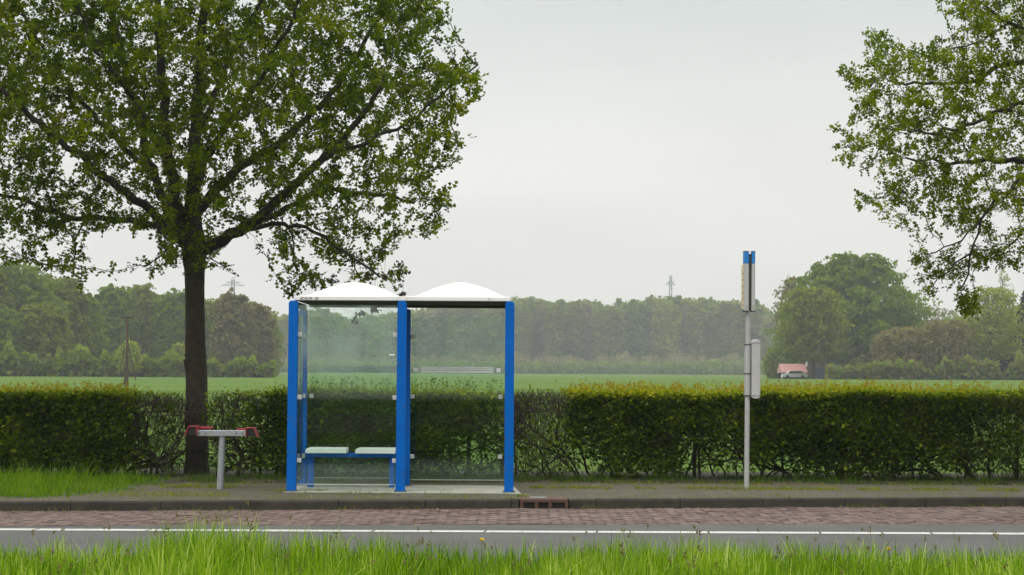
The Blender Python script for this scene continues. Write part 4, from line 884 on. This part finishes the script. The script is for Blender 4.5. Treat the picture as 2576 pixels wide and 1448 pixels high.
# fallen leaves and crumbs
n = 2200; x = rng.uniform(-8, 9, n); y = np.where(rng.random(n) < .6, bk(x) + rng.normal(.12, .16, n), np.where(rng.random(n) < .5, kerb_y(x) + .2 + np.abs(rng.normal(0, .25, n)), kerb_y(x) - np.abs(rng.normal(.05, .25, n))))
zf = np.where(y > kerb_y(x) + .13, PAV + .006, .014); c = np.stack([x, y, zf], 1); V, Fc, k = leaves(c, rng.uniform(.015, .045, n), OVAL, 4)
M['litter'] = leafmat('leaf_litter', [(0.05, 0.03, 0.015), (0.13, 0.08, 0.045), (0.28, 0.2, 0.13)], .1)
tag(npmesh('leaf_litter', V, Fc, M['litter'], tone=np.repeat(rng.random(n), k)), 'brown fallen leaves scattered along kerb and hedge foot', 'leaf litter', kind='stuff')

# ================================================================== FAR TREES
def gz(x, y): return float(zfar(np.array([x]), np.array([y]))[0]) + .05
def crown_pts(n, rx, ry, h, z0, nlobes, seed, shape='round', cs=.55, airy=0.0):
    """leaf-clump centres in an uneven crown of radius rx and height h above z0, broken up by clumps and gaps"""
    r_ = np.random.default_rng(seed)
    tab = {'round': ([0, .12, .35, .6, .82, .95, 1], [.62, .88, 1, .98, .84, .62, .40]), 'oak': ([0, .2, .45, .62, .8, .93, 1], [.72, .98, 1, .88, .68, .50, .34]),
           'column': ([0, .3, .7, .9, 1], [.9, .97, .92, .75, .55]), 'cone': ([0, .5, 1], [1, .6, .08])}[shape]
    N0 = int(n * (2.5 if airy == 0 else 3.4)); t = r_.random(N0); a = r_.uniform(0, 2 * np.pi, N0); rr = r_.random(N0) ** .38; pr = np.interp(t, *tab)
    s = seed * 7.3; f1 = 1.0 / max(.18 * h, .5 * rx)
    def nv(k, x, y, z): return np.array([mnoise.noise(Vector(q)) for q in np.stack([x * k + s, y * k, z * k], 1)])
    ex, ey = np.cos(a) * rx * pr, np.sin(a) * ry * pr; z = t * h
    lump = nv(f1 * 1.6, ex, ey, z); env = 1 + .42 * lump + .26 * nv(f1 * 4.2, ex, ey, z)
    z = z * .94 + h * .10 * nv(f1 * 2.5, ex, ey, z + 40) * t
    x, y = ex * env * rr, ey * env * rr; g = nv(f1 * 3.2, x, y, z * 1.25); g2 = nv(f1 * 8, x, y, z * 1.2)
    sc_ = .75 * g + .65 * g2; k = np.argsort(-(sc_ + .12 * r_.normal(size=N0)))[:n]
    P_ = np.stack([x, y, z + z0], 1)[k]; d = np.stack([x / rx, y / ry, (z / h - .45) * 1.6 + .25], 1)[k]; d /= np.linalg.norm(d, axis=1)[:, None]
    tone = .42 + .42 * g[k] + .38 * g2[k] + .12 * r_.normal(size=len(k)); c = r_.choice(len(k), 60); return P_, d, np.clip(tone, 0, 1), P_[c]
QUAD = np.array([(-.5, -.35, 0), (.5, -.5, .08), (.4, .5, 0), (-.45, .4, .1)])
def clumps(P_, d, size):
    n = len(P_); nr = d + rng.normal(size=(n, 3)) * .8; nr /= np.linalg.norm(nr, axis=1)[:, None]
    a = rng.normal(size=(n, 3)); t = a - (a * nr).sum(1)[:, None] * nr; t /= np.linalg.norm(t, axis=1)[:, None]; b = np.cross(nr, t); s = size[:, None, None]
    V = P_[:, None, :] + s * (QUAD[None, :, 0, None] * b[:, None] + QUAD[None, :, 1, None] * t[:, None] + QUAD[None, :, 2, None] * nr[:, None])
    return V.reshape(-1, 3), np.arange(4 * n).reshape(-1, 4)
def far_tree(name, label, cat, u, vtop, wpx, D, kind, n=5000, shape='round', lobes=34, bare=.16, group=None, seed=0, cs=(.35, .75), vbase=None):
    x = X(u, D); zb = gz(x, D); base = (x, D, zb); t = empty(name, base, label, cat, group)
    zt = P(u, vtop, D)[2]; H = zt - zb; rx = wpx * D / F / 2
    P_, d, tone, C = crown_pts(n, rx, rx * .85, H * (1 - bare), H * bare, lobes, seed + 11, shape)
    P_ = P_ + np.array(base); V, Fc = clumps(P_, d, rng.uniform(cs[0] * .8, cs[1] * .8, n)); npmesh('crown', V, Fc, FAR[kind], t, tone=np.repeat(tone, 4))
    A = [np.array(base)]; p0, p1, r0, r1 = [], [], [], []; top = np.array(base) + np.array([0, 0, H * .8]); q = np.array(base); st = 6
    for k in range(st):
        q2 = np.array(base) + np.array([rng.normal() * .12 * rx * .3, rng.normal() * .1, H * .8 * (k + 1) / st]); p0.append(q); p1.append(q2); ww = .018 * H + .06; r0.append(ww * (1 - k / st * .8)); r1.append(ww * (1 - (k + 1) / st * .8)); q = q2
    for c_ in C[::2]:
        hgt = max(H * .18, c_[2] * .55); a = np.array(base) + np.array([0, 0, hgt]); p0.append(a); p1.append(np.array(base) + c_); r0.append(.006 * H); r1.append(.002 * H)
    V, Fc = segs(p0, p1, r0, r1, 6); npmesh('trunk', V, Fc, M['farbark'], t); return t
def wood(nm, lb, kd, us, Dr, seed, n, vo=0, wpx=(50, 76), cs=(.55, 1.2), pf_=None):
    pf_ = pf_ or prof
    r_ = np.random.default_rng(seed); VV, FF, TT, o_ = [], [], [], 0
    for u in us:
        u = u + r_.normal() * 6; D_ = r_.uniform(*Dr); vt = np.interp(u, *zip(*pf_)) + vo + r_.uniform(-3, 12); x = X(u, D_); zb = float(zfar(np.array([x]), np.array([D_]))[0])
        H = P(u, vt, D_)[2] - zb; rx = r_.uniform(*wpx) * D_ / F / 2; P_, d, tone, C = crown_pts(n, rx, rx, H * .98, H * .02, 34, int(r_.integers(1e6)), 'column' if r_.random() < .75 else 'round')
        V, Fc = clumps(P_ + np.array([x, D_, zb]), d, r_.uniform(*cs, n)); VV.append(V); FF.append(Fc + o_); o_ += len(V); TT.append(np.repeat(np.clip(tone + r_.normal() * .12, 0, 1), 4))
    tag(npmesh(nm, np.concatenate(VV), np.concatenate(FF), FAR[kd], tone=np.concatenate(TT)), lb, 'wood', kind='stuff')
GL = 'trees of the left wood'
left = [
 (-60, 640, 190, 285, 'olive', 'olive tree cut by the left picture edge behind the hedge', 1),
 (50, 655, 210, 290, 'green', 'tallest dark green tree of the wood at far left', 2),
 (150, 690, 150, 300, 'olive', 'broad olive tree at the left wood, right of its tallest tree', 3),
 (205, 735, 110, 305, 'green', 'low green tree at the corner of the left wood', 4),
 (280, 712, 130, 335, 'green', 'rounded tree behind the wooden power pole', 5),
 (355, 712, 120, 340, 'olive', 'olive round topped tree just right of the wooden power pole', 6),
 (440, 722, 120, 338, 'green', 'green tree directly left of the big trunk in the far wood', 7),
 (520, 745, 110, 342, 'green', 'green tree half hidden behind the big trunk', 8),
 (585, 728, 120, 330, 'brown', 'brown budding tree right of the big trunk in the far wood', 9),
 (645, 758, 95, 335, 'brown', 'lower brown tree at the right end of the left wood', 10),
 (100, 760, 150, 282, 'olive', 'lower olive tree standing in front of the left wood', 12),
 (10, 775, 150, 280, 'green', 'lower dark green tree at the left picture edge', 13),
]
for (u, vt, wp, D_, kd, lb, sd) in left:
    far_tree('wood_tree', lb, 'tree', u, vt, wp, D_, kd, 24000 if wp > 130 else 16000, 'round', 46 if wp > 130 else 34, .02, GL, sd, (.28, .6))
far_tree('young_tree', 'small pale green tree at the foot of the power pole', 'tree', 325, 858, 62, 270, 'light', 1500, 'round', 22, .12, None, 31, (.25, .5))
far_tree('young_tree', 'small pale green tree just left of the big trunk', 'tree', 448, 862, 40, 300, 'light', 900, 'column', 14, .1, None, 32, (.25, .5))
prof = [(-260, 645), (60, 668), (150, 700), (215, 742), (245, 726), (280, 718), (370, 720), (400, 738), (440, 730), (540, 745), (600, 734), (640, 752), (668, 782), (700, 830)]
wood('woodland', 'dark mass of trees filling the left wood behind its front trees', 'olive', np.arange(-240, 690, 52), (362, 385), 61, 5500, 8, (80, 120), (.35, .75))
wood('woodland', 'green trees in the depth of the left wood', 'green', np.arange(-215, 680, 60), (355, 375), 62, 5500, 14, (80, 120), (.35, .75))
# low edge shrubs, nobody could count them
def belt(nm, lb, tab, D0, D1, kinds, n, h0, seed, cs=(.4, .8), depthj=8):
    r_ = np.random.default_rng(seed)
    for kd in kinds:
        u = r_.uniform(tab[0][0], tab[-1][0], n); vt = np.interp(u, *zip(*tab)); lobe = np.array([mnoise.noise(Vector((a * .022, seed, 0))) * 1.3 + .8 * mnoise.noise(Vector((a * .07, seed, 2))) for a in u])
        D_ = r_.uniform(D0, D1, n); x = X(u, D_); zb = zfar(x, D_); zt = CAM[2] + (HOR + (u - CU) * math.tan(ROLL) - vt) * D_ / F
        hgt = (zt - zb) * (.75 + .55 * lobe * min(1, 300 / D0)); f_ = r_.random(n) ** .6; P_ = np.stack([x, D_, zb + hgt * f_], 1)
        V, Fc = clumps(P_, np.tile([0, -.6, .5], (n, 1)), r_.uniform(*cs, n)); t = npmesh(nm, V, Fc, FAR[kd], tone=np.repeat(np.clip(.4 + .35 * lobe + r_.normal(0, .15, n), 0, 1), 4)); tag(t, lb, 'shrubs', kind='stuff')
belt('shrub_belt', 'dark green shrubs along the foot of the left wood', [(-200, 870), (250, 880), (420, 895), (690, 900)], 272, 280, ['green', 'olive'], 9000, 3, 5)
# ---- WOODDEF
# ---- the centre wood: crowns packed like a wall
prof = [(655, 800), (700, 792), (740, 780), (780, 775), (822, 774), (850, 790), (880, 801), (915, 786), (960, 783), (1000, 782), (1060, 766), (1110, 758), (1160, 745), (1220, 742), (1260, 746), (1275, 741), (1300, 738), (1345, 737), (1375, 748), (1395, 755), (1425, 745), (1470, 742), (1500, 748), (1520, 763), (1545, 757), (1600, 748), (1650, 742), (1700, 741), (1760, 740), (1790, 751), (1850, 746), (1890, 750), (1925, 765), (1950, 790), (1990, 810)]
wood('woodland', 'hazy green wood of narrow trees across the far side of the field', 'green', np.arange(650, 1990, 40), (770, 800), 21, 6500)
wood('woodland', 'olive and brown trees mixed into the hazy wood beyond the field', 'olive', np.arange(672, 1960, 40), (760, 785), 22, 6000, 4)
wood('woodland', 'brownish budding trees among the hazy wood beyond the field', 'brown', np.arange(700, 1950, 95), (765, 775), 23, 4500, 10)
wood('woodland', 'trees deeper in the hazy wood filling its gaps', 'green', np.arange(660, 1990, 34), (815, 840), 24, 4500, 6, (70, 100))
belt('shrub_belt', 'green shrubs along the foot of the far wood', [(640, 905), (1200, 902), (1400, 905), (1700, 903), (1960, 900)], 715, 745, ['green'], 26000, 5, 9, (.5, 1.1))
belt('shrub_belt', 'brownish thin shrubs before the far wood', [(690, 890), (1100, 884), (1300, 878), (1420, 888), (1660, 880), (1900, 884)], 722, 745, ['brown'], 8000, 5, 12, (.4, .9))
# ---- right group
GRP = 'trees by the farm'
far_tree('oak_tree', 'huge green tree standing over the farm with the red roof', 'tree', 2142, 632, 372, 330, 'green', 50000, 'oak', 90, .12, None, 41, (.3, .65))
far_tree('farm_tree', 'left lower part of the farm trees above the red roof', 'tree', 2045, 715, 165, 312, 'olive', 11000, 'round', 40, .19, GRP, 42, (.3, .65))
far_tree('farm_tree', 'green tree at the right side of the huge farm tree', 'tree', 2240, 770, 140, 326, 'olive', 10000, 'round', 36, .1, GRP, 43, (.3, .65))
far_tree('farm_tree', 'brownish sparse tree rising behind the left of the farm trees', 'tree', 1995, 692, 95, 345, 'brown', 4000, 'round', 26, .3, GRP, 44, (.3, .6))
far_tree('bush', 'yellow green bush left of the red roofed shed', 'bush', 1943, 874, 44, 336, 'light', 1400, 'round', 16, .03, None, 45, (.3, .6))
far_tree('bush', 'pale weeping bush under the huge farm tree', 'bush', 2155, 900, 44, 322, 'light', 1200, 'round', 16, .03, None, 46, (.3, .6))
far_tree('farm_tree', 'brown budding tree right of the weeping bush', 'tree', 2268, 822, 150, 300, 'brown', 9000, 'round', 34, .05, GRP, 47, (.25, .55))
far_tree('farm_tree', 'brown and green tree under the hanging branch tip', 'tree', 2378, 800, 160, 298, 'brown', 9000, 'round', 34, .05, GRP, 48, (.25, .55))
far_tree('farm_tree', 'light green airy tree near the right picture edge', 'tree', 2492, 716, 165, 302, 'light', 8500, 'round', 36, .22, GRP, 49, (.25, .5))
far_tree('spruce_tree', 'dark blue green evergreen at the right picture edge', 'tree', 2590, 700, 150, 306, 'blue', 14000, 'cone', 40, .02, None, 50, (.4, .8))
far_tree('poplar_tree', 'faint slim poplar rising behind the light green tree', 'tree', 2527, 672, 44, 600, 'light', 1500, 'column', 22, .1, None, 51, (.35, .7))
for k, (u, vt, wp) in enumerate(((2300, 768, 60), (2345, 765, 60), (2385, 772, 60))):
    far_tree('bare_tree', ['left hazy grey tree of three behind the farm trees', 'middle hazy grey tree of three behind the farm trees', 'right hazy grey tree of three behind the farm trees'][k], 'tree', u, vt, wp, 620, 'brown', 2500, 'column', 20, .1, 'hazy trees behind the farm', 52 + k, (.35, .7))
belt('shrub_belt', 'dark low shrubs under the farm trees', [(2080, 915), (2200, 905), (2400, 900), (2700, 895)], 290, 304, ['green', 'brown', 'olive'], 7000, 3, 15, (.3, .7))
wood('woodland', 'hazy low trees filling the gaps behind the farm', 'green', np.arange(1985, 2680, 52), (395, 430), 71, 2800, 0, (70, 110), (.35, .75), [(1960, 850), (2060, 845), (2200, 830), (2300, 800), (2420, 790), (2700, 770)])
# ---- farm
def bxp(u0, u1, v0, v1, D_): a, b = P(u0, v1, D_), P(u1, v0, D_); return a[0], b[0], a[2], b[2]
D_ = 322.0; x0, x1, z0, z1 = bxp(1966, 2032, 916, 937, D_); g0 = gz(x0, D_)
sh = empty('shed', ((x0 + x1) / 2, D_ + 2, g0), 'open shed with pale red tiled roof beside the farmhouse', 'shed')
MB().add([(x0, D_, z0), (x1, D_, z0), (x1, D_ + 3, z1), (x0, D_ + 3, z1), (x0, D_, z0 - .12), (x1, D_, z0 - .12), (x1, D_ + 6, z0 - .12), (x0, D_ + 6, z0 - .12)], [(0, 1, 2, 3), (4, 5, 1, 0), (3, 2, 6, 7), (0, 3, 7, 4), (1, 5, 6, 2), (4, 7, 6, 5)]).build('roof', M['redroof'], sh)
MB().box(x0 + .1, x1 - .1, D_ + 5.6, D_ + 5.8, g0 - .3, z0 - .13).build('back_wall', M['farbark'], sh)
for xx_ in np.linspace(x0 + .1, x1 - .1, 4): MB().box(xx_ - .07, xx_ + .07, D_ + .2, D_ + .34, g0 - .3, z0 - .121).build('post', M['whitew'] if xx_ < x0 + .2 else M['farbark'], sh)
x0, x1, z0, z1 = bxp(2034, 2078, 888, 952, D_ + 1); y0 = D_ + 2; z0 = gz(x0, y0) - .3; xm = (x0 + x1) / 2
hs = empty('farmhouse', (xm, y0 + 3, z0 + .3), 'brown brick farmhouse with white gable edge behind the huge tree', 'house')
MB().add([(x0, y0, z0), (x1, y0, z0), (x1, y0, z1 - .8), (xm, y0, z1 + .6), (x0, y0, z1 - .8), (x0, y0 + 8, z0), (x1, y0 + 8, z0), (x1, y0 + 8, z1 - .8), (xm, y0 + 8, z1 + .6), (x0, y0 + 8, z1 - .8)], [(0, 1, 2, 3, 4), (9, 8, 7, 6, 5), (0, 4, 9, 5), (1, 6, 7, 2), (0, 5, 6, 1), (2, 7, 8, 3), (4, 3, 8, 9)]).build('wall', M['brickw'], hs)
MB().add([(x0 - .2, y0 - .2, z1 - .95), (xm, y0 - .2, z1 + .7), (xm, y0 + 8.2, z1 + .7), (x0 - .2, y0 + 8.2, z1 - .95), (x0 - .2, y0 - .2, z1 - .8), (xm, y0 - .2, z1 + .85), (xm, y0 + 8.2, z1 + .85), (x0 - .2, y0 + 8.2, z1 - .8)], [(0, 3, 2, 1), (4, 5, 6, 7), (0, 1, 5, 4), (2, 3, 7, 6), (0, 4, 7, 3)]).add([(x1 + .2, y0 - .2, z1 - .95), (xm, y0 - .2, z1 + .7), (xm, y0 + 8.2, z1 + .7), (x1 + .2, y0 + 8.2, z1 - .95), (x1 + .2, y0 - .2, z1 - .8), (xm, y0 - .2, z1 + .85), (xm, y0 + 8.2, z1 + .85), (x1 + .2, y0 + 8.2, z1 - .8)], [(0, 3, 2, 1), (4, 5, 6, 7), (0, 1, 5, 4), (2, 3, 7, 6), (0, 4, 7, 3)]).build('roof', M['brickw'], hs)
xa = P(2031, 900, D_)[0]; MB().box(xa, xa + .32, D_ + 1.6, D_ + 1.95, P(2031, 923, D_)[2], P(2031, 890, D_)[2]).build('gable_edge', M['whitew'], hs)
MB().box(P(2056, 930, D_)[0], P(2076, 930, D_)[0], y0 - .1, y0 - .02, z0 + .3, P(2060, 926, D_)[2]).build('door', M['bluegate'], hs)
def car(u0, u1, D_, lb):
    x0, x1 = X(u0, D_), X(u1, D_); g0 = gz((x0 + x1) / 2, D_); L_ = x1 - x0; c = empty('parked_car', ((x0 + x1) / 2, D_, g0), lb, 'car')
    MB().prism([(x0, g0 + .3), (x0 + .02 * L_, g0 + .75), (x0 + .18 * L_, g0 + .9), (x0 + .30 * L_, g0 + 1.38), (x0 + .74 * L_, g0 + 1.42), (x0 + .90 * L_, g0 + .95), (x1, g0 + .85), (x1, g0 + .3)], D_ - .85, D_ + .85).build('body', M['carw'], c)
    MB().prism([(x0 + .24 * L_, g0 + .93), (x0 + .32 * L_, g0 + 1.30), (x0 + .72 * L_, g0 + 1.33), (x0 + .84 * L_, g0 + .95)], D_ - .86, D_ - .852).build('window', M['carg'], c)
    for f_ in (.2, .8): MB().tube((x0 + f_ * L_, D_ - .88, g0 + .32), (x0 + f_ * L_, D_ - .66, g0 + .32), .32, n=16).build('wheel', M['tyre'], c)
car(1966, 2030, 318, 'white car parked before the red roofed shed'); car(2346, 2386, 296, 'white car half hidden under the brown trees at right')
# ---- wooden power pole and steel pylons
D_ = 150.0; xp = X(320, D_); g0 = gz(xp, D_); pp = empty('power_pole', (xp, D_, g0), 'wooden power pole with crossbar standing in the field at left', 'power pole'); zt = P(320, 797, D_)[2]
MB().tube((xp, D_, g0 - .3), (xp, D_, zt), .11, .085, 10).build('pole', M['poleW'], pp, smooth=True)
MB().box(xp - .50, xp + .50, D_ - .08, D_ + .08, zt - .16, zt, .01).build('crossbar', M['poleW'], pp)
MB().tube((xp - .55, D_ + 1.6, g0 - .2), (xp, D_, zt - 2.1), .07, n=8).tube((xp + .75, D_ - .3, g0 + .5), (xp, D_, zt - 2.0), .06, n=8).build('brace', M['poleW'], pp)
for dx in (-.42, 0.0, .42): MB().tube((xp + dx, D_, zt), (xp + dx, D_, zt + .14), .045, .03, 8).build('insulator', M['poleW'], pp)
def pylon(u, vtop, D_, arms, wb, lb):
    x = X(u, D_); g0 = .5; zt = P(u, vtop, D_)[2]; t = empty('pylon', (x, D_, g0), lb, 'pylon', 'steel pylons'); A, B = [], []
    for sx in (-1, 1):
        for sy in (-1, 1): A.append((x + sx * wb, D_ + sy * wb, g0)); B.append((x + sx * wb * .35, D_ + sy * wb * .35, zt))
    H = zt - g0; nn = 12
    for k in range(nn):
        f0, f1 = k / nn, (k + 1) / nn; w0, w1 = wb * (1 - .65 * f0), wb * (1 - .65 * f1)
        for s in (-1, 1): A += [(x - s * w0, D_ - w0, g0 + H * f0)]; B += [(x + s * w1, D_ - w1, g0 + H * f1)]
        A.append((x - w1, D_ - w1, g0 + H * f1)); B.append((x + w1, D_ - w1, g0 + H * f1))
    r = np.full(len(A), .15); V, Fc = segs(A, B, r, r, 4); npmesh('tower', V, Fc, M['mast'], t)
    for (v, hw) in arms:
        z = P(u, v, D_)[2]; A = [(x - hw, D_, z), (x + hw, D_, z), (x - hw, D_, z)]; B = [(x, D_, z + 1.2), (x, D_, z + 1.2), (x + hw, D_, z)]; r = np.full(3, .14); V, Fc = segs(A, B, r, r, 4); npmesh('arm', V, Fc, M['mast'], t)
pylon(585, 703, 1000, [(712, 3.8), (719, 6.4)], 2.0, 'faint steel pylon above the left wood right of the big trunk')
pylon(1686, 694, 1000, [(712, 1.9), (717, 2.6)], 1.5, 'slim steel pylon above the middle of the far wood')

# ================================================================== HAZE
o = MB().box(-680, 680, -70, 1200, -1.2, 60).build('haze', None)
m = bpy.data.materials.new('haze'); m.use_nodes = True; t = m.node_tree; t.nodes.clear(); ou = t.nodes.new('ShaderNodeOutputMaterial'); pv = t.nodes.new('ShaderNodeVolumePrincipled')
pv.inputs['Color'].default_value = (.80, .86, .88, 1); pv.inputs['Density'].default_value = .00040; t.links.new(pv.outputs[0], ou.inputs['Volume']); o.data.materials.append(m)
tag(o, kind='stuff'); o['label'] = 'pale even haze over the field and wood'
